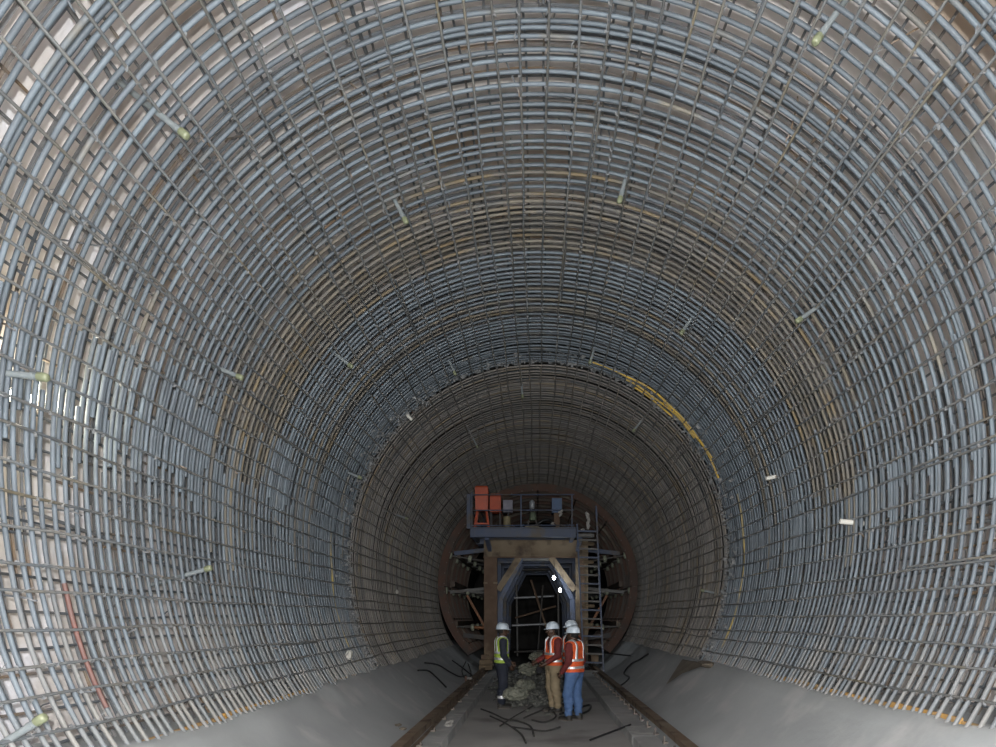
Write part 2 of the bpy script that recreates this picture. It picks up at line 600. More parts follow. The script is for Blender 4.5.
arch = mesh_set('arch_bar', ['steel', 'steel_rust'], lambda i: arc_mesh('arch_bar', random.uniform(-12, 6), random.uniform(174, 192), random.uniform(-0.004, 0.004), HR, seed=i), 7)
st_r = [arc_mesh('starter_bar', TH_R - 5, random.uniform(2, 20), 0.0, HR, 3.0, seed=50 + i) for i in range(6)]
st_l = [arc_mesh('starter_bar', TH_L + 5, random.uniform(160, 178), 0.0, HR, 3.0, seed=70 + i) for i in range(6)]
RP = wall_at(110, 706, R + 0.10)
RTH = 360 + math.degrees(math.atan2(RP.z - ZC, RP.x - XC))
red = arc_mesh('starter_bar', RTH, RTH - 15, -0.008, HR, 3.0, seed=99)
red.materials.append(M['red_bar'])
for me in st_r + st_l:
    me.materials.append(M['starter'])
out_arch = mesh_set('outer_arch_bar', ['steel_outer'], lambda i: arc_mesh('outer_arch_bar', random.uniform(-12, 10), random.uniform(170, 192), 0.30, 0.0125, 4.0, 5, seed=20 + i), 5)['steel_outer']
out_r = [arc_mesh('outer_starter_bar', TH_R - 2, random.uniform(0, 25), 0.30, 0.0125, 4.0, 5, seed=150 + i) for i in range(4)]
out_l = [arc_mesh('outer_starter_bar', TH_L + 2, random.uniform(155, 180), 0.30, 0.0125, 4.0, 5, seed=170 + i) for i in range(4)]
for me in out_r + out_l:
    me.materials.append(M['steel_outer'])

def rusty(y):
    if 7.4 < y < 9.0: return random.random() < 0.85
    if 9.9 < y < 10.9: return random.random() < 0.6
    return random.random() < 0.02

stations = []
y = Y0
while y < Y1:
    stations.append(y + random.uniform(-0.009, 0.009))
    y += 0.125
red_done = False
for k, y in enumerate(stations):
    mk = 'steel_rust' if rusty(y) else 'steel'
    part(cage, 'arch_bar', random.choice(arch[mk]), y)
    if random.random() < (0.14 if y < 6 else 0.06):
        part(cage, 'arch_bar', random.choice(arch[mk]), y + 0.036 + random.uniform(0, 0.008), 0, 0, random.uniform(-0.006, 0.004))
    jr, jl = random.uniform(0.030, 0.05), random.uniform(0.030, 0.05)
    part(cage, 'starter_bar', random.choice(st_r), y - jr)
    part(cage, 'starter_bar', random.choice(st_l), y - jl)
    yo = y + random.uniform(0.045, 0.085)
    if random.random() < 0.8:
        part(cage, 'outer_arch_bar', random.choice(out_arch), yo)
    part(cage, 'outer_starter_bar', random.choice(out_r), yo - 0.036)
    part(cage, 'outer_starter_bar', random.choice(out_l), yo - 0.036)
    if not red_done and y > RP.y - 0.1:
        q = part(cage, 'starter_bar', red, RP.y)
        tag(q, 'red painted bar end')
        red_done = True

def long_mesh(name, y0, y1, r, wob, seed, n=6):
    rr = random.Random(seed)
    k = max(3, int((y1 - y0) / 0.35))
    a, b, c, d = (rr.random() * 6.28 for _ in range(4))
    path = []
    for i in range(k + 1):
        yy = y0 + (y1 - y0) * i / k
        path.append((wob * 0.5 * math.sin(yy * 1.3 + a) + rr.uniform(-1, 1) * wob * 0.25, yy, wob * math.sin(yy * 0.9 + b) + wob * 0.6 * math.sin(yy * 2.3 + c) + rr.uniform(-1, 1) * wob * 0.3))
    return MB().tube(path, r, n).mesh(name, True)

def place_long(parent, name, me, th, dr):
    o = bpy.data.objects.new(name, me)
    COL.objects.link(o)
    o.parent = parent
    p = pol(th, dr)
    o.location = (p.x, -parent.location.y, p.z)
    o.rotation_euler = (0, -math.radians(th), 0)
    return o

LR = 0.0115
lm = [long_mesh('longitudinal_bar', Y0 - 0.2, Y1 + 0.05, LR, 0.011, i) for i in range(8)]
ls = [long_mesh('longitudinal_bar', a, b, LR, 0.008, 30 + i) for i, (a, b) in enumerate(((3.6, 5.4), (2.5, 4.5), (6.5, 8.3), (8.8, 10.4), (4.6, 6.6)))]
lo = [long_mesh('outer_longitudinal_bar', Y0 - 0.2, Y1, LR, 0.02, 60 + i, 5) for i in range(6)]
for me in lm + ls: me.materials.append(M['steel_long'])
for me in lo: me.materials.append(M['steel_outer'])
STEP = 3.62
th_list = []
th = TH_R + 4.0
while th < TH_L - 3:
    th_list.append(th + random.uniform(-0.45, 0.45))
    th += STEP
for i, th in enumerate(th_list):
    place_long(cage, 'longitudinal_bar', lm[i % 8], th, -HR - LR + 0.002)
    if random.random() < 0.45:
        place_long(cage, 'longitudinal_bar', random.choice(ls), th + random.choice((-0.42, 0.42)), -HR - LR + 0.003)
    place_long(cage, 'outer_longitudinal_bar', lo[i % 6], th + random.uniform(-1, 1), 0.30 - HR - LR)

# link bars between the two layers
mb = MB().tube([(-0.05, 0.02, 0.012), (-0.045, -0.012, 0.012), (-0.01, -0.02, 0.0), (0.28, 0.0, 0.0), (0.33, 0.02, 0.01)], 0.007, 5)
lk = mb.mesh('link_bar', True)
lk.materials.append(M['steel_outer'])
for i in range(290):
    th = random.choice(th_list) + random.uniform(-0.6, 0.6)
    y = random.uniform(3.2, 10.5)
    o = bpy.data.objects.new('link_bar', lk)
    COL.objects.link(o)
    o.parent = cage
    p = pol(th, 0.0)
    o.location = (p.x, y - cage.location.y, p.z)
    o.rotation_euler = Matrix.Rotation(-math.radians(th), 3, 'Y').to_4x4().to_euler()
    t = Matrix.Rotation(-math.radians(th), 3, 'Y') @ Matrix.Rotation(random.uniform(-0.7, 0.7), 3, 'Z') @ Matrix.Rotation(random.uniform(-0.5, 0.5), 3, 'Y')
    o.rotation_euler = t.to_euler()

# loose spacer bars threaded between the two layers
for i in range(46):
    left = random.random() < 0.55
    t0 = random.uniform(178, 200) if left else random.uniform(-18, 6)
    if random.random() < 0.3: t0 = random.uniform(20, 160)
    y0 = random.uniform(3.0, 9.5)
    L = random.uniform(0.8, 2.2)
    a, b = pol(t0, random.uniform(0.06, 0.22), y0), pol(t0 + random.uniform(-4, 4), random.uniform(0.06, 0.22), y0 + L)
    MB().tube([a, (a + b) / 2 + Vector((0, 0, random.uniform(-.03, .03))), b], random.uniform(0.011, 0.018), 6).build('spacer_bar', M['steel_outer'], cage, True)

# tie wire knots at the crossings
kn = MB()
for th in th_list:
    for y in stations:
        if random.random() < 0.4:
            p = pol(th, -HR - LR, y)
            t = math.radians(th)
            Rm = Matrix.Rotation(-t, 3, 'Y') @ Matrix.Rotation(random.uniform(0.4, 1.1) * random.choice((-1, 1)), 3, 'X')
            kn.box(p, (0.024, 0.004, 0.036), Rm)
            if random.random() < 0.22:
                d = Vector((-math.cos(t), random.uniform(-1, 1), -math.sin(t))) * random.uniform(0.02, 0.06)
                q = p + Vector((-math.cos(t), 0, -math.sin(t))) * 0.012
                kn.tube([q, q + d + Vector((random.uniform(-.02, .02), 0, random.uniform(-.02, .02)))], 0.0022, 3, False)
o = kn.build('tie_wire', M['wire'], cage)
tag(o, kind='stuff')

# far cage beyond the joint
far = thing('rebar_cage', 'dark dusty brown rebar cage between the joint and the shutter ring', 'rebar cage', (0, 19, 0))
FY0, FY1 = D_J + 0.06, D_F + 0.4
farc = [arc_mesh('arch_bar', TH_R - 3, TH_L + 3, random.uniform(-0.006, 0.006), 0.0145, 4.0, 5, seed=200 + i) for i in range(5)]
faro = [arc_mesh('outer_arch_bar', TH_R - 1, TH_L + 1, 0.28, HR, 5.0, 4, seed=220 + i) for i in range(3)]
for me in farc: me.materials.append(M['steel_far'])
for me in faro: me.materials.append(M['steel_outer'])
y = FY0
while y < FY1:
    part(far, 'arch_bar', random.choice(farc), y + random.uniform(-0.015, 0.015))
    if random.random() < 0.12:
        part(far, 'arch_bar', random.choice(farc), y + 0.045)
    if random.random() < 0.5:
        part(far, 'outer_arch_bar', random.choice(faro), y + random.uniform(0.04, 0.1))
    y += 0.16
fl = [long_mesh('longitudinal_bar', FY0 - 0.15, FY1, LR, 0.012, 300 + i, 5) for i in range(6)]
for me in fl: me.materials.append(M['steel_far'])
for i, th in enumerate(th_list):
    place_long(far, 'longitudinal_bar', fl[i % 6], th + random.uniform(-0.5, 0.5), -HR - LR + 0.002)

# mortar clogging the bars along the joint
mm = MB()
for i in range(2200):
    th = random.uniform(TH_R + 1, TH_L - 1)
    side = 1.0 if (th < 55 or th > 125) else 0.55
    y = D_J + (0.08 if side == 1.0 else -0.05) - abs(random.gauss(0, 0.40)) * side
    s = random.uniform(0.014, 0.040) * (1.25 if random.random() < 0.25 else 0.85)
    p = pol(th, random.uniform(-0.035 if side == 1.0 else -0.012, 0.06), y)
    mm.lump(p, (s * random.uniform(0.6, 1.3), s * random.uniform(0.7, 1.6), s * random.uniform(0.6, 1.3)), i, 0.45)
o = mm.build('mortar_ridge', M['mortar'], origin=(0, D_J, 0))
tag(o, 'ragged grey mortar splattered over the bars along the joint ring', 'mortar', kind='stuff')

# yellow hoses clipped along the bars just before the joint
def hose(label, arcs):
    root = thing('yellow_hose', label, 'hose', pol(arcs[0][0], -0.03, arcs[0][2]))
    for a0, a1, y in arcs:
        k = max(4, int(abs(a1 - a0) / 3))
        path = [pol(a0 + (a1 - a0) * i / k, (-0.024 if len(arcs) > 1 else -0.01) + 0.008 * math.sin(i * 1.3), y + 0.03 * math.sin(i * 0.7)) for i in range(k + 1)]
        MB().tube(path, 0.019, 6).build('hose_strand', M['dull_yellow' if 'wall' in label else 'yellow'], root, True)
hose('bundle of bright yellow hoses on the upper right of the joint', [(74, 28, 12.62), (63, 36, 12.80), (60, 44, 12.95), (50, 22, 12.70)])
hose('thin yellow hose running down the right wall before the joint', [(15, -29, 12.05)])
hose('thin yellow hose running down the left wall before the joint', [(176, 208, 11.9)])

# grout pipes poking through the cage
def aim(th):
    t = math.radians(th)
    z = Vector((-math.cos(t), 0, -math.sin(t)))
    return z.to_track_quat('Z', 'Y').to_matrix()
pipe_tube = MB().lathe([(0.022, -0.36), (0.022, 0.15), (0.026, 0.15), (0.026, 0.18), (0.022, 0.18), (0.022, 0.21)], n=10).mesh('tube', True)
pipe_tube.materials.append(M['pipe'])
pipe_cap = MB().lathe([(0.024, 0.20), (0.030, 0.205), (0.030, 0.255), (0.024, 0.27), (0.012, 0.272)], n=10).mesh('cap', True)
pipe_cap.materials.append(M['pipe_cap'])
white_tube = MB().lathe([(0.030, -0.30), (0.030, 0.16), (0.024, 0.162)], n=10).mesh('tube', True)
white_tube.materials.append(M['pipe_white'])
def grout_pipe(px, py, label, white=False):
    # the pixel is the free end of the pipe, 0.1 m inside the cage
    p = wall_at(px, py, R - (0.16 if white else 0.27))
    th = math.degrees(math.atan2(p.z - ZC, p.x - XC))
    if th < -90: th += 360
    b = pol(th, 0.0, p.y)
    root = thing('grout_pipe', label, 'pipe', b, 'grout pipes through the rebar')
    root.rotation_euler = aim(th + random.uniform(-3, 3)).to_euler()
    for me, nm in (((white_tube, 'tube'),) if white else ((pipe_tube, 'tube'), (pipe_cap, 'cap'))):
        o = bpy.data.objects.new(nm, me)
        COL.objects.link(o)
        o.parent = root
pipes = [
    (187, 138, 'pale green capped grout pipe in the upper left corner of the near rebar'),
    (815, 44, 'pale green capped grout pipe near the top edge right of the crown'),
    (619, 203, 'green tipped grout pipe hanging just right of the crown'),
    (406, 224, 'green tipped grout pipe hanging left of the crown'),
    (796, 322, 'green tipped grout pipe on the upper right wall, midway up'),
    (680, 334, 'grout pipe on the right haunch above the yellow hoses'),
    (590, 364, 'grout pipe hanging beside the left end of the yellow hoses'),
    (456, 375, 'grout pipe hanging at the joint left of the crown'),
    (352, 368, 'grout pipe on the left haunch a little before the joint'),
    (243, 378, 'grout pipe on the left wall halfway up, among rust tinted bars'),
    (48, 378, 'green tipped grout pipe beside the lamp behind the left rebar'),
    (66, 704, 'large pale green capped grout pipe near the foot of the left wall'),
    (216, 568, 'short green grout pipe low on the left wall at chest height'),
    (523, 398, 'grout pipe hanging from the dark crown just beyond the joint'),
    (633, 432, 'grout pipe on the upper right of the dark far rebar'),
    (478, 448, 'small grout pipe high on the left of the dark far rebar'),
    (362, 478, 'grout pipe on the left edge of the joint ring'),
    (408, 519, 'thin grout pipe on the left of the dark far rebar'),
    (700, 590, 'grout pipe on the right wall just beyond the joint'),
]
for px, py, lb in pipes:
    grout_pipe(px, py, lb)
grout_pipe(840, 522, 'thick white plastic pipe stub on the right wall', True)
grout_pipe(766, 479, 'small white plastic pipe stub on the right wall toward the joint', True)
grout_pipe(412, 420, 'white plastic pipe stub on the upper left of the joint ring', True)

# orange strip along the feet of the bars
def strip(name, th, label):
    root = thing(name, label, 'strip', pol(th, 0.10, 6))
    y = 1.0
    while y < 11.5:
        L = random.uniform(0.8, 1.5)
        a, b = pol(th, 0.09, y), pol(th, 0.09, y + L - 0.03)
        j = Vector((0, 0, 0.08 + random.uniform(-0.015, 0.01)))
        MB().bar(a + j, b + j, 0.03, 0.11).build('board', M['orange_strip'], root)
        y += L
strip('orange_board_strip', TH_L, 'row of orange boards along the foot of the left rebar')
strip('orange_board_strip', TH_R, 'row of orange boards along the foot of the right rebar')

# lamp glowing behind the left rebar
lp = wall_at(20, 398, R + 0.40)
root = thing('work_lamp', 'bright white work lamp shining behind the left rebar', 'lamp', lp)
rot = (Vector((0.75, -0.55, 0.1))).to_track_quat('Z', 'Y').to_matrix()
MB().lathe([(0.03, -0.12), (0.05, -0.09), (0.06, -0.02), (0.085, 0.0), (0.085, 0.012)], lp, 14, rot).build('housing', M['grey_steel'], root, True)
MB().lathe([(0.075, 0.013), (0.07, 0.03), (0.04, 0.045), (0.01, 0.05)], lp, 14, rot).build('bulb', M['lamp_glow'], root, True)
MB().bar(lp - rot @ Vector((0, 0, 0.10)), lp - rot @ Vector((0, 0, 0.24)), 0.03, 0.03).build('bracket', M['dark_steel'], root)
lamp('work_lamp_light', 'POINT', lp + rot @ Vector((0, 0, 0.10)), 26, (1.0, 0.93, 0.72), 0.04)

# ================================================================== RAILS
def rail(x, label, side):
    root = thing('track_rail', label, 'rail', (x, 12, 0.15))
    prof = [(-0.075, 0), (0.075, 0), (0.075, 0.014), (0.010, 0.022), (0.010, 0.168), (0.070, 0.176), (0.070, 0.190), (-0.070, 0.190), (-0.070, 0.176), (-0.010, 0.168), (-0.010, 0.022), (-0.075, 0.014)]
    y = 1.0
    while y < 26:
        L = 6.0
        mb = MB()
        n = len(prof)
        jx = random.uniform(-0.01, 0.01)
        mb.add([(x + jx + a, yy, 0.15 + b) for yy in (y + 0.005, y + L - 0.005) for a, b in prof],
               [tuple(range(n)), tuple(reversed(range(n, 2 * n)))] + [(i, n + i, n + (i + 1) % n, (i + 1) % n) for i in range(n)])
        mb.build('rail_length', M['rail'], root)
        y += L
    y = 8.4
    while y < 24:
        for s in (-1, 1):
            c = MB().box((x + s * 0.11, y, 0.165), (0.07, 0.09, 0.03)).build('clamp', M['bolt'], root)
            MB().lathe([(0.016, 0), (0.016, 0.04 + (0.05 if s == -side and side > 0 else 0))], (x + s * 0.125, y, 0.17), 6).build('bolt', M['pale_metal'] if random.random() < 0.05 else M['bolt'], c)
        y += (0.75 if side > 0 else 1.3) + random.uniform(-0.05, 0.05)
rail(-1.74, 'rusty steel rail on the left kerb', -1)
rail(1.93, 'rusty steel rail on the right kerb', 1)

# ================================================================== SHUTTER RING (steel formwork)
RF = 3.50
form = thing('steel_formwork', 'rusty brown circular steel shutter ring at the far end', 'formwork', (XC, D_F, 0))
def fpol(th, r, y):
    t = math.radians(th)
    return Vector((XC + r * math.cos(t), y, ZC + r * math.sin(t)))
def ring_part(name, m, r0, r1, y0, y1, th0, th1, step=4, parent=form):
    mb = MB()
    n = max(3, int((th1 - th0) / step))
    for i in range(n + 1):
        th = th0 + (th1 - th0) * i / n
        for r, y in ((r1, y0), (r1, y1), (r0, y1), (r0, y0)):
            mb.v.append(tuple(fpol(th, r, y)))
    for i in range(n):
        a = i * 4
        for k in range(4):
            mb.f.append((a + k, a + (k + 1) % 4, a + 4 + (k + 1) % 4, a + 4 + k))
    mb.f += [(3, 2, 1, 0), (n * 4, n * 4 + 1, n * 4 + 2, n * 4 + 3)]
    return mb.build(name, m, parent, False)
segs = [(-44, -2), (-1.6, 42), (42.4, 89.8), (90.2, 137.6), (138, 181.6), (182, 226)]
for a, b in segs:
    fl_ = ring_part('end_flange', M['form_rust'], RF - 0.27, RF, D_F, D_F + 0.03, a, b)
    for th in np.arange(a + 3, b, 6.5):
        p = fpol(th, RF - 0.22, D_F - 0.008)
        MB().lathe([(0.022, -0.012), (0.022, 0.012)], p, 6, Matrix.Rotation(PI / 2, 3, 'X')).build('bolt', M['bolt'], fl_)
ring_part('skin_plate', M['form_skin'], RF - 0.02, RF, D_F + 0.03, D_F + 9, -44, 226)
for k in range(11):
    y = D_F + 0.75 + 0.75 * k
    ring_part('rib', M['form_rust'] if k % 2 else M['form_skin'], RF - 0.22, RF - 0.02, y, y + 0.03, -44, 226)
for th in (-38, -22, -1.8, 20, 42.2, 66, 90, 114, 137.8, 160, 181.8, 202, 220):
    a, b = fpol(th, RF - 0.12, D_F + 0.05), fpol(th, RF - 0.12, D_F + 9)
    t = math.radians(th)
    MB().bar(a, b, 0.06, 0.16, (math.cos(t), 0, math.sin(t))).build('stringer', M['form_skin'], form)

# radial jacks from the gantry to the shutter, rows in depth
def jack(a, b, m, row=True):
    a, b = Vector(a), Vector(b)
    d = (b - a)
    root = MB().tube([a, a + d * 0.45], 0.055, 8).build('jack', m, form, True)
    MB().tube([a + d * 0.40, b], 0.032, 8).build('spindle', M['grey_steel'], root, True)
    q = d.normalized().to_track_quat('Z', 'Y').to_matrix()
    for t, r in ((0.46, 0.125), (0.97, 0.12)):
        MB().lathe([(r * 0.7, -0.06), (r, -0.04), (r, 0.03), (r * 0.6, 0.07)], a + d * t, 10, q).build('nut', M['knob'], root, True)
for k, y in enumerate((D_F + 0.3, D_F + 2.4, D_F + 4.6, D_F + 6.6)):
    for s in (-1, 1):
        xg = 1.75 * s
        jack((xg, y, 3.95), fpol(90 - s * 76 if False else (18 if s > 0 else 162), RF - 0.2, y), M['dark_steel'])
        jack((xg, y, 2.85), fpol(-4 if s > 0 else 184, RF - 0.2, y), M['grey_steel'])
        jack((xg, y, 1.6), fpol(-27 if s > 0 else 207, RF - 0.2, y), M['orange_jack'] if k == 0 else M['dark_steel'])
# side struts: walers running along the shutter
for s in (-1, 1):
    for z, x in ((4.15, 2.75), (3.15, 2.95), (1.75, 2.85)):
        MB().span(s * x - 0.06, s * x + 0.06, D_F + 0.15, D_F + 8.6, z - 0.09, z + 0.09).build('waler', M['form_skin'], form)
    # front channel struts
    MB().bar((s * 1.7, D_F + 0.1, 4.35), (s * 2.9, D_F + 0.1, 4.22), 0.10, 0.14).build('strut', M['blue'], form)
    MB().bar((s * 1.7, D_F + 0.12, 3.0), (s * 3.05, D_F + 0.12, 2.86), 0.08, 0.10).build('strut', M['grey_steel'], form)
    MB().bar((s * 1.75, D_F + 0.05, 1.5), (s * 2.45, D_F + 0.05, 2.75), 0.07, 0.08).build('strut', M['orange_jack'], form)
    MB().bar((s * 1.7, D_F + 0.2, 1.25), (s * 2.6, D_F + 0.2, 1.35), 0.09, 0.16).build('strut', M['dark_steel'], form)

# ================================================================== GANTRY
GD = 23.5
gan = thing('formwork_gantry', 'dusty portal gantry with blue deck standing inside the shutter ring', 'gantry', (0, GD, 0.3))
def gp(px, py, D=GD): return at(px, py, D)
def hbeam(a, b, wd, hg, m, name, up=(0, 0, 1)):
    """I-section member: two flanges and a web"""
    a, b = Vector(a), Vector(b)
    d = (b - a).normalized()
    u = Vector(up)
    x = d.cross(u).normalized()
    z = x.cross(d)
    mb = MB()
    mb.bar(a, b, 0.025, hg - 0.02, up)
    for s in (-1, 1):
        o_ = z * (s * (hg / 2 - 0.012))
        mb.bar(a + o_, b + o_, wd, 0.024, up)
    return mb.build(name, m, gan)
xl0, xl1 = gp(484, 0).x, gp(497, 0).x
xr0, xr1 = gp(576, 0).x, gp(588, 0).x
zt, zb_ = gp(0, 540).z, gp(0, 557).z
for k, y in enumerate((GD, GD + 2.6, GD + 5.2, GD + 7.8)):
    for x0, x1, s in ((xl0, xl1, -1), (xr0, xr1, 1)):
        m = MB().span(x0, x1, y, y + 0.30, 0.52, zb_)
        o = m.build('column', (M['tan_rust'] if s < 0 else M['tan']) if k == 0 else M['blue'], gan)
        if k == 0:
            MB().span(x0 - 0.02, x1 + 0.02, y - 0.015, y, 3.1, 3.16).build('column_plate', M['tan'], o)
            MB().span(x0 + 0.12, x1 - 0.12, y - 0.02, y, 0.6, 3.9).build('column_rib', M['tan_rust'], o)
    o = MB().span(xl0, xr1, y - 0.01, y + 0.31, zb_, zt).build('cross_beam', M['tan'] if k == 0 else M['blue'], gan)
    if k == 0:
        for px in (500, 530, 556):
            x = gp(px, 0).x
            MB().span(x - 0.012, x + 0.012, y - 0.05, y - 0.01, zb_ + 0.02, zt - 0.02).build('stiffener', M['tan'], o)
        MB().span(xl0 - 0.02, xr1 + 0.02, y - 0.06, y - 0.01, zb_ - 0.03, zb_ + 0.01).build('beam_flange', M['tan_rust'], o)
    # knee braces
    for (ax, ay), (bx, by) in (((519, 557), (498, 590)), ((551, 557), (575, 590))):
        a, b = gp(ax, ay), gp(bx, by)
        MB().bar((a.x, y + 0.12, a.z), (b.x, y + 0.12, b.z), 0.16, 0.20).build('knee_brace', M['tan'] if k == 0 else M['blue'], gan)
    # inner blue portal leg, polygonal
    for s in (-1, 1):
        cx = 0.0
        pts = [(0.52, 4.0), (1.22, 2.60), (1.28, 0.5)]
        for (x0, z0), (x1, z1) in zip(pts[:-1], pts[1:]):
            MB().bar((s * x0 - 0.02, y + 0.6, z0), (s * x1 - 0.02, y + 0.6, z1), 0.34, 0.16).build('inner_leg', M['blue'], gan)
    MB().span(-0.56, 0.52, y + 0.45, y + 0.75, 3.92, 4.06).build('inner_lintel', M['blue'] if k % 2 else M['grey_steel'], gan)
# longitudinal wall beams and bottom bogie beams
for x0, x1 in ((xl0, xl1), (xr0, xr1)):
    xm = (x0 + x1) / 2
    for z in (3.6, 2.2):
        MB().span(xm - 0.07, xm + 0.07, GD + 0.3, GD + 7.8, z - 0.1, z + 0.1).build('side_beam', M['blue'], gan)
    bo = MB().span(xm - 0.16, xm + 0.16, GD - 0.25, GD + 8.3, 0.34, 0.54).build('bogie_beam', M['dark_steel'], gan)
for s, xr_ in ((-1, -1.74), (1, 1.93)):
    for y in (GD + 0.15, GD + 7.9):
        wb = MB().span(xr_ - 0.12, xr_ + 0.12, y - 0.35, y + 0.35, 0.42, 0.72).build('wheel_box', M['tan_rust'], gan)
        for q in (-0.18, 0.18):
            MB().lathe([(0.11, -0.05), (0.14, -0.045), (0.14, 0.045), (0.11, 0.05)], (xr_, y + q, 0.43), 14, Matrix.Rotation(PI / 2, 3, 'Y')).build('wheel', M['dark_steel'], wb, True)
# lower left packing timbers
root = thing('timber_block', 'pale timber packing block at the foot of the left gantry column', 'timber', gp(486, 664, 22.9))
c = gp(486, 664, 22.9)
for dz, rx in ((-0.10, 0.0), (0.06, 0.06)):
    MB().box((c.x, c.y, c.z + dz), (0.42, 0.5, 0.15), Matrix.Rotation(rx, 3, 'Z')).build('timber', M['wood'], root)
# deck
DK = 21.7
zd1, zd0 = at(0, 527, DK).z, at(0, 537, DK).z
xd0, xd1 = at(470, 0, DK).x, at(576, 0, DK).x
hbeam((xd0, DK + 0.08, (zd0 + zd1) / 2), (xd1, DK + 0.08, (zd0 + zd1) / 2), 0.16, zd1 - zd0, M['blue'], 'deck_beam')
for k in range(1, 5):
    y = DK + 0.08 + k * 2.0
    MB().span(xd0, xd1, y - 0.06, y + 0.06, zd0, zd1 - 0.04).build('deck_beam', M['blue'], gan)
for x in (xd0 + 0.08, xd1 - 0.08):
    MB().span(x - 0.06, x + 0.06, DK, DK + 8.4, zd0 + 0.02, zd1 - 0.04).build('deck_side_beam', M['blue'], gan)
nb = 12
for i in range(nb):
    y0 = DK + 0.02 + 8.3 * i / nb
    MB().span(xd0, xd1, y0, y0 + 8.3 / nb - 0.02, zd1 - 0.035, zd1).build('deck_plank', M['wood'] if i % 3 else M['dark_steel'], gan)
MB().span(at(474, 0, GD).x, at(486, 0, GD).x, GD - 0.35, GD, 4.62, 4.80).build('deck_bracket', M['grey_steel'], gan)
for x in (xl0 + 0.2, xr0 + 0.05):
    MB().bar((x, GD, zb_ + 0.25), (x, DK + 0.25, zd0), 0.12, 0.14).build('deck_bracket', M['blue'], gan)
# railing
rl = MB().span(xd0 + 0.04, xd0 + 0.075, DK, DK + 0.035, zd1, zd1 + 1.08)
rl = rl.build('railing', M['blue'], gan)
for px in (521, 572):
    x = at(px, 0, DK).x
    MB().span(x - 0.018, x + 0.018, DK, DK + 0.035, zd1, zd1 + 1.02).build('post', M['blue'], rl)
for dz in (0.05, 0.52, 1.0):
    MB().tube([(xd0 + 0.05, DK + 0.015, zd1 + dz), (xd1 - 0.05, DK + 0.015, zd1 + dz + 0.01)], 0.019, 6).build('rail', M['blue'], rl, True)
for dz in (0.52, 1.0):
    MB().tube([(xd0 + 0.05, DK + 0.015, zd1 + dz), (xd0 + 0.05, DK + 5, zd1 + dz)], 0.019, 6).build('rail', M['blue'], rl, True)
MB().tube([(xd0 + 0.05, DK + 5, zd1), (xd0 + 0.05, DK + 5, zd1 + 1.02)], 0.019, 6).build('post', M['blue'], rl, True)
sidep = at(470, 512, DK)
MB().span(xd0 - 0.10, xd0 + 0.02, DK - 0.02, DK + 0.06, zd1 - 0.05, zd1 + 1.02).build('corner_post', M['blue'], rl)

# things on the deck
def dk(px): return at(px, 0, DK + 0.35).x
zdk = zd1
sx = (DK + 0.35) / FPX
def deck_z(py): return at(0, py, DK + 0.35).z
root = thing('orange_hopper', 'tall orange red hopper machine on splayed legs at the left end of deck', 'machine', (dk(482), DK + 0.35, zdk))
mb = MB()
c = dk(482)
z0, z1 = deck_z(511), deck_z(487)
pts = []
for z, hw, hd in ((z0, 0.19, 0.17), (z0 + 0.35, 0.20, 0.19), (z1 - 0.05, 0.205, 0.2), (z1, 0.18, 0.18)):
    pts += [(c - hw, DK + 0.35 - hd, z), (c + hw, DK + 0.35 - hd, z), (c + hw, DK + 0.35 + hd, z), (c - hw, DK + 0.35 + hd, z)]
f = [(3, 2, 1, 0), (12, 13, 14, 15)]
for l in range(3):
    for k in range(4):
        f.append((l * 4 + k, l * 4 + (k + 1) % 4, l * 4 + 4 + (k + 1) % 4, l * 4 + 4 + k))
mb.add(pts, f).build('body', M['orange_paint'], root)
for sx_, sy_ in ((-1, -1), (1, -1), (1, 1), (-1, 1)):
    MB().bar((c + sx_ * 0.14, DK + 0.35 + sy_ * 0.14, z0), (c + sx_ * 0.22, DK + 0.35 + sy_ * 0.2, zdk), 0.05, 0.05, (0, 1, 0)).build('leg', M['orange_paint'], root)
MB().span(c - 0.21, c + 0.21, DK + 0.13, DK + 0.17, zdk + 0.10, zdk + 0.15).build('brace', M['orange_paint'], root)
root = thing('orange_cabinet', 'smaller orange red cabinet beside the hopper machine', 'cabinet', (dk(495), DK + 0.75, zdk))
MB().span(dk(489.5), dk(500.5), DK + 0.55, DK + 0.95, deck_z(511), deck_z(494)).build('body', M['orange_paint'], root)
MB().span(dk(490), dk(500), DK + 0.53, DK + 0.97, deck_z(494), deck_z(492.8)).build('lid', M['orange_paint'], root)
for px in (490.5, 499.5):
    for yy in (DK + 0.58, DK + 0.92):
        MB().span(dk(px) - 0.02, dk(px) + 0.02, yy - 0.02, yy + 0.02, zdk, deck_z(511)).build('leg', M['dark_steel'], root)
root = thing('control_box', 'lilac grey control box on a stand between orange cabinet and railing post', 'box', (dk(507.5), DK + 0.35, zdk))
MB().span(dk(503), dk(512.5), DK + 0.45, DK + 0.72, deck_z(511.5), deck_z(499.5)).build('body', M['lilac'], root)
MB().span(dk(504), dk(511.5), DK + 0.435, DK + 0.45, deck_z(510.5), deck_z(500.5)).build('door', M['lilac'], root)
MB().tube([(dk(508), DK + 0.58, deck_z(511)), (dk(508), DK + 0.58, zdk)], 0.03, 8).build('stand', M['dark_steel'], root, True)
root = thing('metal_drum', 'ochre drum standing under the lilac control box', 'drum', (dk(508), DK + 0.35, zdk))
MB().lathe([(0.12, 0), (0.125, 0.02), (0.12, 0.14), (0.125, 0.16), (0.12, 0.18), (0.12, 0.34), (0.125, 0.36)], (dk(507), DK + 0.32, zdk), 14).build('body', M['drum'], root, True)
MB().lathe([(0.11, 0.35), (0.11, 0.365)], (dk(507), DK + 0.32, zdk), 14).build('lid', M['grey_steel'], root, True)
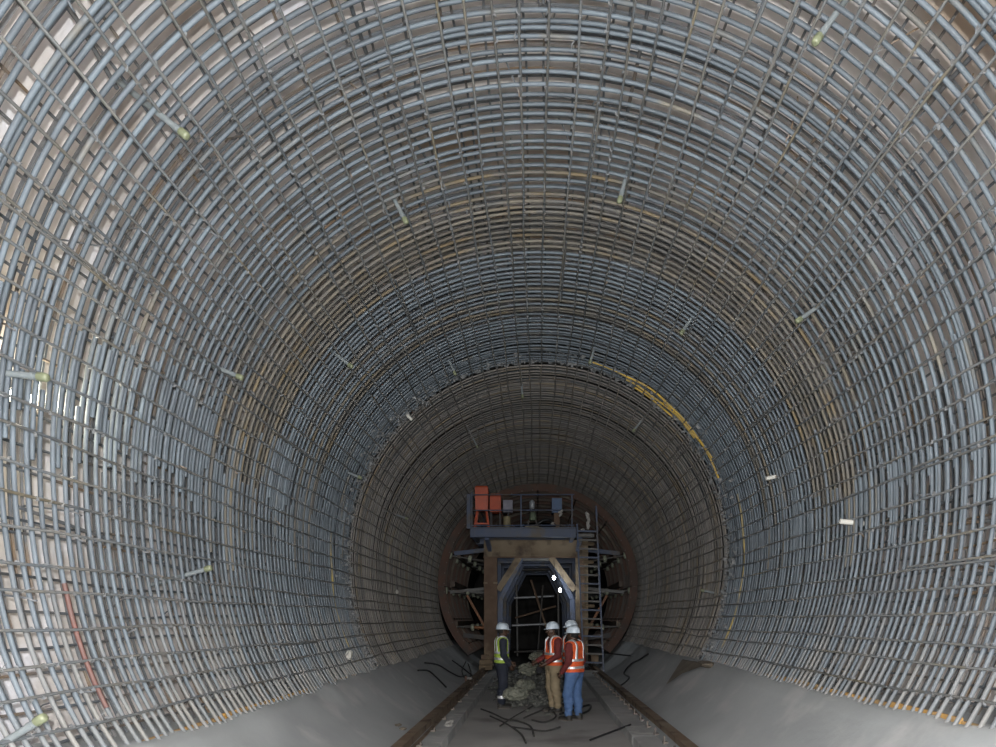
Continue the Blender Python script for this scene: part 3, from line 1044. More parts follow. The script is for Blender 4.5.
root = thing('pump_motor', 'round topped pale canister on a dull green base at the middle of deck', 'pump', (dk(532), DK + 0.35, zdk))
cx = dk(532)
MB().lathe([(0.06, 0), (0.085, 0.02), (0.09, 0.14), (0.085, 0.22), (0.05, 0.27), (0.015, 0.285)], (cx, DK + 0.35, deck_z(509)), 14).build('canister', M['pale_metal'], root, True)
MB().lathe([(0.05, 0), (0.05, 0.12)], (cx, DK + 0.35, deck_z(512.5)), 10).build('neck', M['dark_steel'], root, True)
MB().lathe([(0.10, 0), (0.12, 0.05), (0.10, 0.22), (0.07, 0.27)], (cx + 0.03, DK + 0.35, deck_z(520.5)), 12).build('motor_base', M['dull_green'], root, True)
for dx in (-0.1, 0.12):
    MB().bar((cx + dx, DK + 0.35, deck_z(520)), (cx + dx * 1.5, DK + 0.35, zdk), 0.04, 0.04, (0, 1, 0)).build('leg', M['dark_steel'], root)
MB().span(cx - 0.22, cx + 0.22, DK + 0.25, DK + 0.45, zdk, zdk + 0.06).build('skid', M['drum'], root)
root = thing('electric_cabinet', 'blue electric cabinet on a rusty post at the right end of deck', 'cabinet', (dk(557), DK + 0.35, zdk))
MB().span(dk(552), dk(562), DK + 0.45, DK + 0.75, deck_z(512), deck_z(497.5)).build('body', M['blue_box'], root)
MB().span(dk(552.8), dk(561.2), DK + 0.435, DK + 0.45, deck_z(511), deck_z(498.5)).build('door', M['blue_box'], root)
MB().span(dk(557) - 0.09, dk(557) + 0.09, DK + 0.52, DK + 0.68, zdk, deck_z(512)).build('post', M['tan_rust'], root)
def rag(px, py, D, s, label, hang=1.0):
    c = at(px, py, D)
    root = MB()
    rr = random.Random(px)
    for i in range(7):
        o_ = Vector((rr.uniform(-1, 1) * s * 0.5, rr.uniform(-1, 1) * s * 0.3, rr.uniform(-1, 1) * s * hang))
        root.lump(c + o_, (s * 0.4, s * 0.3, s * 0.5 * hang), px * 10 + i, 0.4)
    tag(root.build('rag', M['cloth'], origin=c), label, 'rag')
rag(561, 514, DK, 0.10, 'pale rag hung on the railing by the blue cabinet')
rag(553, 524, DK + 0.2, 0.09, 'pale rag lying on the deck below the blue cabinet', 0.5)
rag(587, 521, DK, 0.13, 'pale plastic scrap caught behind the top of the ladder', 1.6)
rag(583, 530, DK - 0.1, 0.10, 'pale scrap lying where the ladder meets the deck', 0.5)
# vibrator and hose clutter on deck
c = at(546, 524, DK + 0.4)
tag(MB().tube([c + Vector((-0.35, 0, -0.05)), c + Vector((-0.1, -.1, 0.10)), c + Vector((0.1, 0, 0.14)), c + Vector((0.3, .1, -0.06))], 0.05, 7).build('hose_coil', M['cable'], origin=c, smooth=True), 'black hose lying on the deck beside the pump', 'hose')

# ladder
LD = 21.35
lad = thing('ladder', 'tall steel access ladder leaning on the right side of the gantry', 'ladder', at(594, 680, LD))
def lpt(px, py): return at(px, py, LD + 0.3 * (680 - py) / 174.0)
for (a, b) in (((577, 524), (584, 672)), ((596, 506), (604, 681))):
    MB().bar(lpt(*a), lpt(*b), 0.05, 0.09, (0, 1, 0)).build('stile', M['blue'], lad)
py = 531.0
k = 0
while py < 676:
    t = (py - 524) / 148
    a, b = lpt(577 + 7 * t, py), lpt(597 + 7 * t, py + 0.6)
    MB().bar(a, b, 0.09, 0.05).build('rung', M['grey_steel'] if k % 3 else M['blue'], lad)
    py += 8.75
    k += 1
MB().span(at(577, 0, DK).x, at(594, 0, DK).x, DK, DK + 0.35, zd0 + 0.02, zd0 + 0.10).build('landing', M['grey_steel'], lad)
# stacked boards behind the ladder
for i, (py, w_) in enumerate(((544, 11), (562, 10), (606, 12), (625, 9))):
    c = at(588, py, 23.35)
    tag(MB().box(c, (w_ * 0.034, 0.12, 0.10)).box(c + Vector((0, 0.02, 0.0)), (w_ * 0.038, 0.06, 0.04)).build('timber_offcut', M['wood'], origin=c),
        ['timber block wedged behind the top rungs of the ladder', 'timber block behind the ladder at beam height', 'timber block behind the ladder above the helmets', 'timber block behind the ladder level with the helmets'][i], 'timber')

# bulbs
for px, py, lb in ((554, 578, 'upper of the two lit bulbs hanging in the gantry opening'), (560, 590.5, 'lower of the two lit bulbs hanging in the gantry opening')):
    D = 23.35
    c = at(px, py, D)
    root = thing('light_bulb', lb, 'bulb', c)
    MB().lathe([(0.018, -0.055), (0.042, -0.035), (0.05, 0.0), (0.04, 0.04), (0.025, 0.07)], c, 12).build('bulb', M['bulb'], root, True)
    MB().lathe([(0.028, 0.065), (0.032, 0.08), (0.032, 0.13), (0.012, 0.145)], c, 10).build('socket', M['dark_steel'], root, True)
    MB().tube([c + Vector((0, 0, 0.14)), c + Vector((0.01, 0.05, 0.4)), c + Vector((0.0, 0.3, 0.75))], 0.008, 5).build('cord', M['cable'], root)
    lamp('bulb_light', 'POINT', c + Vector((0, -0.10, -0.02)), 9, (0.85, 0.93, 1.0), 0.06)

# scaffold inside the opening
SD = 28.0
sca = thing('scaffold_frame', 'pale scaffold tubes standing in the dark gantry opening', 'scaffold', at(535, 660, SD))
for (a, b, m, r) in (((514, 598), (554, 596), 'galv', 0.05), ((512, 625.5), (558, 623.5), 'galv', 0.05), ((516.5, 585), (517.5, 656), 'grey_steel', 0.045), ((558, 590), (559, 652), 'grey_steel', 0.045),
                     ((531, 580), (551, 642), 'tan_rust', 0.05), ((515, 618), (556, 606), 'tan_rust', 0.04), ((543, 585), (538, 650), 'dark_steel', 0.045), ((514, 652), (558, 650), 'dark_steel', 0.05),
                     ((520, 570), (552, 569), 'dark_steel', 0.05), ((524, 562), (548, 561), 'dark_steel', 0.04)):
    MB().tube([at(*a, SD), at(*b, SD + 0.1)], r, 8).build('scaffold_tube', M[m], sca, True)

# ================================================================== PEOPLE (surface nets over blended limb fields)
def surfnet(F, org, h):
    F = np.asarray(F, np.float32)
    nx, ny, nz = F.shape
    ins = F < 0
    cs = np.zeros((nx - 1, ny - 1, nz - 1, 3), np.float32)
    cn = np.zeros((nx - 1, ny - 1, nz - 1), np.float32)
    sh = lambda A, o: A[o[0]:nx - 1 + o[0], o[1]:ny - 1 + o[1], o[2]:nz - 1 + o[2]]
    corners = [(i, j, k) for i in (0, 1) for j in (0, 1) for k in (0, 1)]
    for a in corners:
        for ax in range(3):
            if a[ax] == 0:
                b = list(a); b[ax] = 1; b = tuple(b)
                A, B = sh(F, a), sh(F, b)
                m = sh(ins, a) != sh(ins, b)
                t = np.where(m, A / np.where(m, A - B, 1), 0)
                for q in range(3):
                    cs[..., q] += np.where(m, a[q] + (t if q == ax else 0), 0)
                cn += m
    act = cn > 0
    idx = -np.ones(act.shape, np.int64)
    ii = np.argwhere(act)
    idx[act] = np.arange(len(ii))
    V = (ii + cs[act] / cn[act][:, None]) * h + np.array(org)
    faces = []
    for ax in range(3):
        s0 = [slice(None)] * 3; s1 = [slice(None)] * 3
        s0[ax] = slice(0, -1); s1[ax] = slice(1, None)
        ch = ins[tuple(s0)] != ins[tuple(s1)]
        b, c = (ax + 1) % 3, (ax + 2) % 3
        e = np.argwhere(ch)
        ok = (e[:, b] > 0) & (e[:, c] > 0) & (e[:, b] < F.shape[b] - 1) & (e[:, c] < F.shape[c] - 1)
        e = e[ok]
        fl = ins[tuple(s0)][tuple(e.T)]
        def cell(db, dc):
            q = e.copy(); q[:, b] += db; q[:, c] += dc
            return idx[tuple(q.T)]
        q = np.stack([cell(-1, -1), cell(0, -1), cell(0, 0), cell(-1, 0)], 1)
        q[~fl] = q[~fl][:, ::-1]
        faces.append(q)
    Fc = np.concatenate(faces)
    return V, Fc[(Fc >= 0).all(1)]

class Field:
    def __init__(s, lo, hi, h):
        s.h = h
        s.lo = np.array(lo, float)
        n = np.ceil((np.array(hi) - s.lo) / h).astype(int) + 1
        g = [s.lo[i] + h * np.arange(n[i]) for i in range(3)]
        s.X, s.Y, s.Z = np.meshgrid(*g, indexing='ij')
        s.X = s.X.astype(np.float32); s.Y = s.Y.astype(np.float32); s.Z = s.Z.astype(np.float32)
        s.n = n
        s.F = np.full(s.X.shape, 1.0, np.float32)
    def cone(s, a, b, ra, rb, k=0.03, fy=1.0, fx=1.0):
        """blend in a rounded cone; fy, fx > 1 flatten it along y or x"""
        a, b = np.array(a, float), np.array(b, float)
        m = max(ra, rb) + 0.12
        lo = np.floor((np.minimum(a, b) - m - s.lo) / s.h).astype(int).clip(0)
        hi = np.ceil((np.maximum(a, b) + m - s.lo) / s.h).astype(int) + 1
        hi = np.minimum(hi, s.n)
        if (hi <= lo).any(): return s
        sl = tuple(slice(lo[i], hi[i]) for i in range(3))
        px, py, pz = (s.X[sl] - a[0]) * fx, (s.Y[sl] - a[1]) * fy, s.Z[sl] - a[2]
        d = (b - a) * np.array([fx, fy, 1])
        L = max((d * d).sum(), 1e-9)
        t = np.clip((px * d[0] + py * d[1] + pz * d[2]) / L, 0, 1)
        D = np.sqrt((px - t * d[0]) ** 2 + (py - t * d[1]) ** 2 + (pz - t * d[2]) ** 2) - (ra + (rb - ra) * t)
        if fy > 1 or fx > 1: D = D / max(fx, fy) ** 0.5
        A = s.F[sl]
        hh = np.clip(0.5 + 0.5 * (A - D) / k, 0, 1)
        s.F[sl] = A * (1 - hh) + D * hh - k * hh * (1 - hh)
        return s
    def mesh(s, name, F=None):
        F = s.F if F is None else F
        F = F.copy()
        F[0] = F[-1] = 1; F[:, 0] = F[:, -1] = 1; F[:, :, 0] = F[:, :, -1] = 1
        V, Q = surfnet(F, s.lo, s.h)
        me = bpy.data.meshes.new(name)
        me.from_pydata(V.tolist(), [], Q.tolist())
        me.update()
        me.polygons.foreach_set('use_smooth', [True] * len(me.polygons))
        return me

def person(label, loc, rz, H, cols, pose, vest_rows=(1.04, 1.17), holds=None):
    """x right, y the way the person faces, z up, feet on 0; figure 1.76 m tall bare, scaled to H with the hat"""
    root = thing('person', label, 'person', loc)
    root.rotation_euler = (0, 0, rz)
    sc_ = H / 1.83
    root.scale = (sc_ * 1.12, sc_ * 1.12, sc_)
    J = dict(hipL=(-.095, 0, .93), hipR=(.095, 0, .93), kneeL=(-.10, .02, .50), kneeR=(.10, .02, .50), ankL=(-.105, -.02, .09), ankR=(.105, -.02, .09),
             shL=(-.185, 0, 1.44), shR=(.185, 0, 1.44), elL=(-.24, -.03, 1.15), elR=(.24, -.03, 1.15), wrL=(-.23, .06, .90), wrR=(.23, .06, .90), head=(0, .02, 1.66))
    J.update(pose)
    v = {k: np.array(q, float) for k, q in J.items()}
    lo, hi = (-.48, -.34, -.03), (.48, .48, 1.86)
    def torso(f, e=0.0):
        f.cone((-.07, 0, .95), (.07, 0, .95), .125 + e, .125 + e, .05, 1.15)
        f.cone((-.045, 0, 1.00), (-.03, .005, 1.12), .125 + e, .118 + e, .05, 1.2)
        f.cone((.045, 0, 1.00), (.03, .005, 1.12), .125 + e, .118 + e, .05, 1.2)
        f.cone((-.06, .005, 1.15), (-.085, 0, 1.36), .12 + e, .112 + e, .06, 1.2)
        f.cone((.06, .005, 1.15), (.085, 0, 1.36), .12 + e, .112 + e, .06, 1.2)
        f.cone(v['shL'] + (.04, 0, 0), v['shR'] - (.04, 0, 0), .072 + e, .072 + e, .06)
        f.cone((-.10, -.01, 1.455), (0, -.005, 1.51), .05 + e, .055 + e, .05)
        f.cone((.10, -.01, 1.455), (0, -.005, 1.51), .05 + e, .055 + e, .05)
        return f
    def arm(f, s, e=0.0, stop=1.0):
        f.cone(v['sh' + s], v['el' + s], .062 + e, .048 + e, .04)
        f.cone(v['el' + s], v['el' + s] + (v['wr' + s] - v['el' + s]) * stop, .047 + e, .034 + e, .02)
    def leg(f, s, e=0.0):
        f.cone(v['hip' + s], v['knee' + s], .095 + e, .065 + e, .04)
        kn_ = v['knee' + s]
        calf = kn_ + (v['ank' + s] - kn_) * .35 + np.array((0, -.018, 0))
        f.cone(kn_, calf, .062 + e, .060 + e, .04)
        f.cone(calf, v['ank' + s], .060 + e, .043 + e, .04)
    # body
    f = Field(lo, hi, 0.010)
    torso(f)
    hd = v['head']
    f.cone((0, -.005, 1.48), hd + (0, -.02, -.06), .058, .056, .03)
    f.cone(hd + (0, -.012, .025), hd + (0, .0, .045), .088, .085, .03, 1.0, 1.12)
    f.cone(hd + (0, .035, -.035), hd + (0, .045, -.085), .062, .038, .04)
    f.cone(hd + (0, .083, .018), hd + (0, .112, -.018), .013, .017, .015)      # nose
    f.cone(hd + (-.02, .083, -.055), hd + (.02, .083, -.055), .012, .012, .012) # lips
    for s in (-1, 1):
        f.cone(hd + (s * .080, -.005, .012), hd + (s * .084, -.008, -.022), .016, .012, .008)   # ears
        f.cone(hd + (s * .03, .075, .03), hd + (s * .05, .068, .03), .014, .013, .012)          # brow
    for s in 'LR':
        arm(f, s); leg(f, s)
        a, w_ = v['el' + s], v['wr' + s]
        d = (w_ - a) / np.linalg.norm(w_ - a)
        sx = -1 if s == 'L' else 1
        inn = np.array((-sx, 0, 0.0)); inn = inn - d * inn.dot(d); inn /= np.linalg.norm(inn)   # palm faces the thigh
        fw = np.cross(d, inn) * (1 if s == 'L' else -1)
        if fw[1] < 0: fw = -fw
        pc = w_ + d * .05
        f.cone(w_ + d * .01, pc + d * .03, .030, .036, .02)
        for i, (o_, L) in enumerate(((.030, .070), (.010, .078), (-.010, .072), (-.029, .056))):
            b0 = w_ + d * .085 + fw * o_
            b1 = b0 + d * L * .5 + inn * .012
            b2 = b1 + d * L * .35 + inn * .026
            f.cone(b0 - d * .02, b1, .0105, .0095, .006)
            f.cone(b1, b2, .0095, .0085, .004)
        t0 = w_ + d * .035 + fw * .030
        t1 = t0 + d * .035 + fw * .028 + inn * .01
        f.cone(t0, t1, .013, .011, .008)
        f.cone(t1, t1 + d * .03 + inn * .012, .011, .009, .005)
        f.cone(v['ank' + s] + (0, -.02, -.05), v['ank' + s] + (0, .13, -.06), .042, .034, .02)
    body = link('body', f.mesh('body'), M['skin'], root)
    for s in (-1, 1):
        e = MB().lump(tuple(hd + (s * .032, .078, .012)), (.012, .008, .008), 1, 0.0, 2).build('eye', M['eye'], None, True)
        e.parent = body
    # hair under the hat
    fh = Field((-.14, -.16, 1.55), (.14, .16, 1.84), 0.009)
    fh.cone(hd + (0, -.022, .02), hd + (0, -.01, .05), .094, .091, .03, 1.0, 1.12)
    cut = np.maximum(fh.F, (hd[2] - .045 + (fh.Y - hd[1]) * 1.1) - fh.Z)
    cut = np.maximum(cut, fh.Y - hd[1] - .055)
    link('hair', fh.mesh('hair', cut), M['hair'], root)
    # shirt
    f = Field(lo, hi, 0.012)
    torso(f, .010)
    f.F = np.maximum(f.F, .93 - f.Z)
    neck = np.hypot(f.X, f.Y) - .075
    f.F = np.maximum(f.F, -np.maximum(neck, 1.485 - f.Z))
    for s in 'LR': arm(f, s, .013, .93)
    link('shirt', f.mesh('shirt'), M[cols['shirt']], root)
    # trousers
    f = Field(lo, (.48, .34, 1.1), 0.012)
    for s in 'LR': leg(f, s, .020)
    f.cone((-.07, 0, .93), (.07, 0, .93), .135, .135, .05, 1.12)
    f.cone((-.05, 0, .98), (.05, 0, .98), .135, .135, .05, 1.15)
    fold = 0.006 * np.sin(f.Z * 55 + f.X * 20) * np.clip((0.62 - f.Z) * 3, 0, 1)
    f.F = np.maximum(np.maximum(f.F + fold, f.Z - 1.03), .085 - f.Z)
    tr = link('trousers', f.mesh('trousers'), M[cols['trousers']], root)
    if cols.get('ankle'):
        f = Field(lo, (.48, .34, .5), 0.010)
        for s in 'LR': leg(f, s, .028)
        F = np.maximum(f.F, np.abs(f.Z - .25) - .035)
        link('reflective_band', f.mesh('reflective_band', F), M['tape'], tr)
    # boots
    for s in 'LR':
        f = Field((-.30, -.22, -.02), (.30, .36, .26), 0.010)
        a = v['ank' + s]
        f.cone(a + (0, -.005, .08), a + (0, -.01, -.02), .056, .056, .02)
        f.cone(a + (0, -.025, -.045), a + (0, .15, -.052), .048, .044, .03)
        F = np.maximum(f.F, .002 - f.Z)
        b_ = link('boot', f.mesh('boot', F), M['boot'], root)
        f2 = Field((-.30, -.22, -.02), (.30, .36, .1), 0.010)
        f2.cone(a + (0, -.03, -.075), a + (0, .155, -.075), .050, .048, .02)
        link('sole', f2.mesh('sole', np.maximum(np.maximum(f2.F, .001 - f2.Z), f2.Z - .026)), M['bolt'], b_)
    # vest
    f = Field(lo, hi, 0.011)
    torso(f, .026)
    for s in 'LR':
        f.cone(v['sh' + s], v['sh' + s] + (v['el' + s] - v['sh' + s]) * .12, .080, .082, .03)
    base = f.F.copy()
    X, Y, Z = f.X, f.Y, f.Z
    cutn = np.hypot(X, Y * 0.9) - .080
    vee = np.maximum(np.maximum(np.abs(X) - np.clip((Z - 1.16) * .30, 0, .1), -Y), 1.16 - Z)        # open V neck at the front
    F = np.maximum(base, cols.get('hem', .93) - Z)
    F = np.maximum(F, -np.maximum(cutn, 1.47 - Z))
    F = np.maximum(F, -vee)
    F = np.maximum(F, Z - 1.535)
    F = np.maximum(F, -np.maximum(.205 - np.abs(X), 1.20 - Z) + 0.0)                                  # arm holes
    vest = link('vest', f.mesh('vest', F), M[cols['vest']], root)
    fat = base - .009
    for zr in vest_rows:
        T = np.maximum(fat, np.abs(Z - zr) - .027)
        link('reflective_band', f.mesh('reflective_band', T), M['tape'], vest)
    for s in (-1, 1):
        xs = .115 + np.clip((1.5 - Z), 0, 1) * 0.02
        T = np.maximum(fat, np.abs(X * s - xs) - .026)
        T = np.maximum(T, vest_rows[-1] - Z)
        T = np.maximum(T, -np.maximum(cutn - .006, 1.465 - Z))
        link('reflective_brace', f.mesh('reflective_brace', T), M['tape'], vest)
    # hard hat: dome, brim with peak, ridge
    hb = hd + (0, -.012, .052)
    dome = [(.128, 0.0), (.127, .03), (.118, .065), (.095, .098), (.06, .118), (.02, .125)]
    mb = MB()
    n = 28
    for r, z in dome:
        for k in range(n):
            a = 2 * PI * k / n
            ridge = 0.007 * math.exp(-(math.cos(a) * r / .018) ** 2) if r < .12 else 0
            mb.v.append((hb[0] + r * .82 * math.cos(a), hb[1] + r * .98 * math.sin(a), hb[2] + z * 1.08 + ridge))
    for i in range(len(dome) - 1):
        for k in range(n):
            mb.f.append((i * n + k, i * n + (k + 1) % n, (i + 1) * n + (k + 1) % n, (i + 1) * n + k))
    mb.f.append(tuple(5 * n + k for k in range(n)))
    hat = mb.build('hard_hat', M['helmet'], None, True)
    hat.parent = root
    mb = MB()
    for r0, dz in ((.120, .004), (1, 0), (1, -.008), (.118, -.006)):
        for k in range(n):
            a = 2 * PI * k / n
            q = max(0, math.sin(a)) ** 2
            r = r0 if r0 < 1 else .134 + .040 * q
            mb.v.append((hb[0] + r * .82 * math.cos(a), hb[1] + r * .98 * math.sin(a), hb[2] + dz - (.016 * q if r0 == 1 else 0)))
    for i in range(4):
        j = (i + 1) % 4
        for k in range(n):
            mb.f.append((i * n + k, j * n + k, j * n + (k + 1) % n, i * n + (k + 1) % n))
    br = mb.build('brim', M['helmet'], None, True)
    br.parent = hat
    if holds:
        holds(root, v)
    return root

def stand(px, D, z=0.0):
    return ((px - VPX) * D / FPX, D, z)
rd = math.radians
person('person in lime green vest and navy trousers standing alone on the left', stand(501.5, 15.1), rd(-78), 1.83,
       dict(shirt='navy', trousers='navy', vest='vest_green', ankle=True, hem=.98),
       dict(elL=(-.25, .04, 1.16), elR=(.25, .0, 1.15), wrL=(-.17, .20, .98), wrR=(.20, .13, .93), head=(0, .03, 1.655), kneeL=(-.10, .05, .50), ankL=(-.11, .03, .09)), (1.07, 1.20))
person('person in orange vest and khaki trousers facing the green vest', stand(553.5, 14.5), rd(112), 1.85,
       dict(shirt='maroon', trousers='khaki', vest='vest_orange', hem=.95),
       dict(elL=(-.25, .02, 1.16), elR=(.25, .03, 1.15), wrL=(-.20, .22, 1.02), wrR=(.17, .27, 1.02), head=(0, .03, 1.655), ankL=(-.14, -.03, .09), kneeL=(-.12, .02, .5)), (1.05, 1.19))
person('person in orange vest and blue jeans nearest the camera', stand(574.5, 13.3), rd(58), 1.79,
       dict(shirt='maroon', trousers='jeans', vest='vest_orange', hem=.93),
       dict(elL=(-.25, -.02, 1.14), elR=(.25, -.02, 1.14), wrL=(-.21, .14, .93), wrR=(.21, .08, .90), head=(0, .04, 1.65), ankL=(-.13, .05, .09), kneeL=(-.12, .07, .5)), (1.03, 1.17))
person('person in orange vest half hidden behind the one in jeans', stand(571.5, 15.2), rd(118), 1.88,
       dict(shirt='black_cloth', trousers='black_cloth', vest='vest_orange', hem=.95),
       dict(), (1.05, 1.19))

# bag held by the khaki person
c = Vector((0, 0, 0))
tag(MB().lump(at(539.5, 670, 14.42), (0.07, 0.05, 0.09), 3, 0.15, 2).tube([at(539.5, 666, 14.42), at(541, 662.5, 14.42), at(543, 661, 14.42)], 0.012, 6).build('hand_bag', M['black_cloth'], origin=at(539.5, 674, 14.42), smooth=True),
    'small black bag in the hand of the khaki person', 'bag')

# ================================================================== RUBBLE, SACKS, CABLES
gr = lambda px, py, z=0.0: Vector(((px - VPX) * (FPX * (EYE - z) / (py - VPY)) / FPX, FPX * (EYE - z) / (py - VPY), z))   # floor point at a pixel
hp = MB()
for i in range(700):
    u, v_ = random.random(), random.gauss(0, 0.33)
    v_ = max(-0.85, min(0.85, v_))
    D = 15.3 + 6.0 * u
    x = -0.05 - 0.1 * u + v_ * (0.9 + u * 0.9)
    hmax = max(0.0, 0.5 * math.exp(-(v_ / 0.5) ** 2)) * (0.35 + u)
    s = random.uniform(0.025, 0.085)
    hp.lump((x, D, random.uniform(0, hmax)), (s, s * random.uniform(.6, 1.2), s * random.uniform(.5, .9)), i, 0.4)
tag(hp.build('rubble_heap', M['rubble'], origin=(0, 17, 0)), 'grey heap of rubble and scraps on the floor behind the workers', 'rubble', kind='stuff')
def sack(px, py, D, s, label, seed):
    """crumpled woven sheet or sack: a lump pulled into folds"""
    c = at(px, py, D)
    c.z = max(c.z, 0.14 * s)
    mb = MB().lump((0, 0, 0), (1, 1, 1), seed, 0.0, 4)
    rr = random.Random(seed)
    w_ = [(Vector((rr.gauss(0, 1), rr.gauss(0, 1), rr.gauss(0, 1))).normalized(), rr.uniform(4, 11), rr.random() * 6.28) for _ in range(9)]
    out = []
    for p in mb.v:
        p = Vector(p)
        d = sum(abs(math.sin(p.dot(a) * f_ + ph)) for a, f_, ph in w_) / 9.0
        k = 0.55 + 0.75 * d + 0.25 * p.dot(w_[0][0])
        out.append((c.x + p.x * 0.27 * s * k, c.y + p.y * 0.22 * s * k, c.z + p.z * 0.15 * s * k))
    mb.v = out
    tag(mb.build('sack', M['bag'], origin=c), label, 'sack')
sack(517, 694, 14.9, 0.95, 'slumped pale sack on the floor right of the green vest person', 5)
sack(525, 686, 16.2, 0.85, 'pale sack lying behind the slumped one on the rubble', 8)
sack(531, 670, 17.5, 1.0, 'pale green sheet bundle on top of the rubble heap', 11)
sack(536, 656, 19.0, 0.8, 'grey bundle at the back of the rubble heap below the scaffold', 14)
for i, (px, py, s, lb) in enumerate(((541, 697, 0.07, 'small pale stone in front of the khaki trousers'), (534, 703, 0.06, 'grey stone on the floor between the workers'), (548, 716, 0.07, 'dark stone beside the khaki person\'s boots'), (527, 712, 0.05, 'tiny stone in the tangle of hoses'), (537, 690, 0.08, 'white stone at the front of the rubble heap'))):
    c = gr(px, py)
    tag(MB().lump(c + Vector((0, 0, s * .5)), (s, s, s * .7), 40 + i, 0.3, 2).build('stone', M['cloth'] if 'pale' in lb or 'white' in lb else M['rubble'], origin=c), lb, 'stone')

def cable(pts, r, m, label, name='cable', cat='cable'):
    P = [Vector(p) for p in pts]
    Q = []
    for i in range(len(P) - 1):
        p0, p1, p2, p3 = P[max(i - 1, 0)], P[i], P[i + 1], P[min(i + 2, len(P) - 1)]
        for k in range(6):
            t = k / 6
            Q.append(0.5 * ((2 * p1) + (p2 - p0) * t + (2 * p0 - 5 * p1 + 4 * p2 - p3) * t * t + (3 * p1 - p0 - 3 * p2 + p3) * t ** 3))
    Q.append(P[-1])
    tag(MB().tube(Q, r, 6).build(name, M[m], origin=P[0], smooth=True), label, cat)
fz = 0.03
F_ = lambda *a: [gr(x, y, fz) for x, y in a]
cable(F_((481, 709), (492, 713), (505, 719), (518, 721), (530, 726), (534, 736)), 0.018, 'dusty_cable', 'black hose curving across the floor in front of the green vest person')
cable(F_((490, 716), (505, 723), (520, 733), (526, 743)), 0.016, 'dusty_cable', 'dusty thin cable on the floor at the bottom centre')
cable(F_((524, 718), (535, 713), (548, 709), (556, 716), (545, 722), (532, 720)), 0.018, 'dusty_cable', 'looped black hose at the khaki person\'s feet')
cable(F_((560, 714), (578, 708), (590, 705), (588, 711), (574, 716)), 0.024, 'cable', 'black hose looping right of the blue jeans')
cable(F_((512, 727), (528, 729), (545, 731), (560, 727)), 0.016, 'dusty_cable', 'dusty cable lying across the middle of the floor')
cable(F_((500, 726), (515, 716), (531, 707), (540, 700)), 0.015, 'dusty_cable', 'thin dusty cable running from the rubble to the floor')
# steel bar leaning from floor onto the right kerb
a, b = gr(590, 740, 0.02), at(629, 705, 11.2)
b = Vector((1.55, b.y + 0.4, 0.17))
tag(MB().tube([a, b], 0.018, 6).build('steel_bar', M['cable'], origin=a), 'dark steel bar lying from the floor onto the right kerb', 'bar')

def ap(px, py, side):
    """point on the apron surface seen at a pixel"""
    u, v_ = (px - VPX) / FPX, (VPY - py) / FPX
    e = pol(TH_L if side < 0 else TH_R, -0.06)
    x_in = -1.62 if side < 0 else 1.78
    best = None
    for i in range(61):
        k = i / 60
        x = x_in + (e.x - x_in) * k
        z = 0.12 + (e.z - 0.12) * (0.52 * k + 0.48 * k * k)
        D = x / u if abs(u) > 1e-6 else 0
        err = abs(EYE + v_ * D - z)
        if D > 0 and (best is None or err < best[0]):
            best = (err, Vector((x, D, z + 0.025)))
    return best[1]
AL = lambda *q: [ap(x, y, -1) for x, y in q]
AR = lambda *q: [ap(x, y, 1) for x, y in q]
cable(AL((418, 671), (428, 672), (436, 678), (446, 688)), 0.022, 'cable', 'short black cable lying on the left slope')
cable(AL((425, 664), (438, 666), (450, 673), (460, 678), (466, 676)), 0.022, 'cable', 'black cable running down the left slope to the rail')
cable(AL((452, 661), (462, 668), (470, 675), (478, 681)), 0.022, 'cable', 'black cable crossing the left slope close to the shutter')
cable(AL((466, 662), (462, 672), (467, 681), (471, 674), (468, 664)), 0.016, 'dusty_cable', 'dusty hose loop on the left slope by the shutter')
cable(AR((648, 655), (640, 660), (631, 665), (624, 674), (629, 678), (625, 684), (613, 691)), 0.024, 'cable', 'black cable snaking down the right slope')
cable(AR((604, 653), (616, 655), (631, 657)), 0.022, 'cable', 'black cable along the top of the right slope near the shutter')
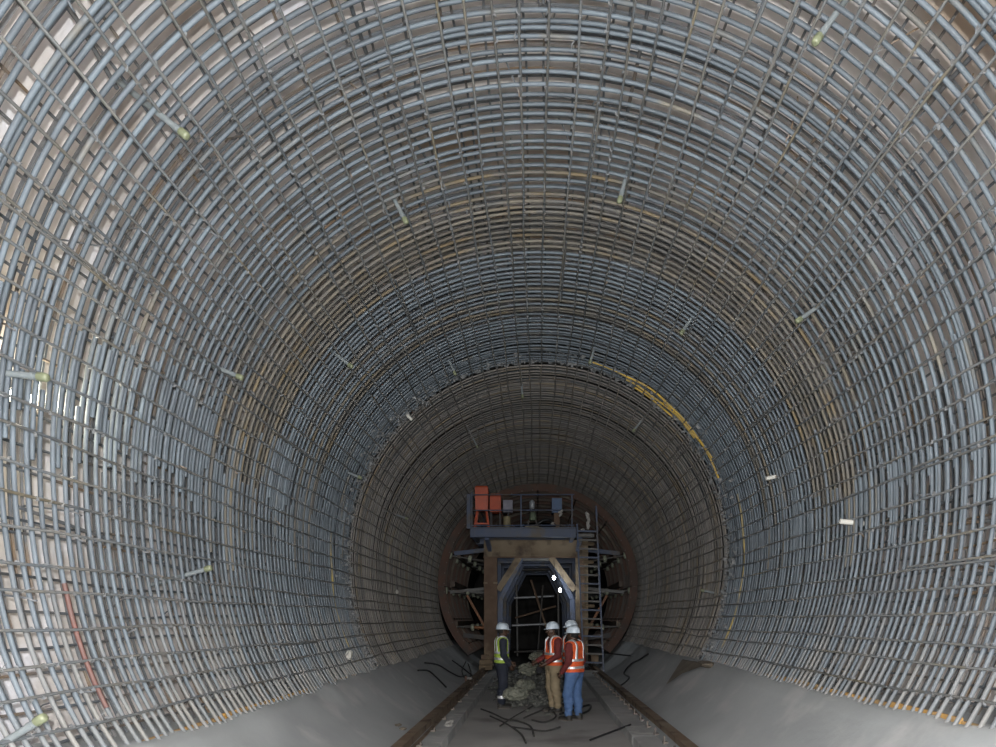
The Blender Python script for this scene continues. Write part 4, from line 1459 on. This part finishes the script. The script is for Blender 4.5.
# silt fan washed out on the right slope
c = ap(690, 668, 1)
mb = MB()
pts = [ap(*p, 1) for p in ((708, 668), (682, 663), (666, 687), (683, 678))]
top = pol(TH_R, 0.02, pts[0].y)
n0 = Vector((-0.4, 0, 0.9)) * 0.03
mb.add([pts[0] + n0, pts[1] + n0, pts[2] + n0 * 0.3, pts[3] + n0 * 1.6, pol(TH_R, 0.05, pts[0].y - 0.15) + Vector((0, 0, .06)), pol(TH_R, 0.05, pts[1].y + 0.4) + Vector((0, 0, .06))],
       [(0, 3, 1), (3, 2, 1), (0, 1, 5, 4)])
mb.lump(pol(TH_R, -0.05, pts[0].y) , (0.16, 0.25, 0.05), 3, 0.3, 2)
mb.lump(pol(TH_R, -0.02, pts[0].y + 0.45), (0.14, 0.3, 0.06), 4, 0.3, 2)
tag(mb.build('silt_fan', M['mud'], origin=c), 'brown wedge of silt washed down the right slope at the joint', 'mud')
# small red and grey bracket box by the left rail, scrap on the slope
c = ap(466, 686, -1)
root = thing('rail_stop', 'small rusty bracket standing beside the left rail', 'bracket', c)
MB().box(c + Vector((0, 0, 0.10)), (0.05, 0.16, 0.24)).build('upright', M['form_rust'], root)
MB().box(c + Vector((0.08, 0, 0.04)), (0.18, 0.16, 0.04)).build('foot', M['form_rust'], root)
MB().box(c + Vector((0.08, 0, 0.16)), (0.16, 0.05, 0.05)).build('arm', M['grey_steel'], root)
for px, py, lb in ((398, 727, 'dark scrap lying on the left slope'), (403, 730, 'tiny dark scrap beside the larger one on the left slope')):
    c = ap(px, py, -1)
    tag(MB().lump(c, (0.05, 0.06, 0.02), px, 0.4, 2).build('scrap', M['mud'], origin=c), lb, 'scrap')
for px, py, lb in ((437, 725, 'pale mortar lump on the left kerb nearest the camera'), (444, 722, 'grey mortar lump on the left kerb behind the pale one')):
    D = FPX * (EYE - 0.17) / (py - VPY)
    c = Vector((-1.47, D, 0.17))
    tag(MB().lump(c, (0.07, 0.10, 0.04), px, 0.3, 2).build('mortar_lump', M['cloth'] if 'pale' in lb else M['mortar'], origin=c), lb, 'mortar')
# pale plastic jug caught low on the left rebar and small reflector further along
for px, py, s, lb, nm in ((349, 655, 0.085, 'white plastic scrap caught low on the left rebar at the joint', 'plastic_scrap'), (397, 592, 0.05, 'small bright white scrap on the left wall of the far rebar', 'plastic_scrap')):
    c = wall_at(px, py, R - 0.06)
    tag(MB().lump(c, (s * .6, s * 1.3, s), px, 0.25, 2).build(nm, M['pipe_white'], origin=c), lb, 'scrap')
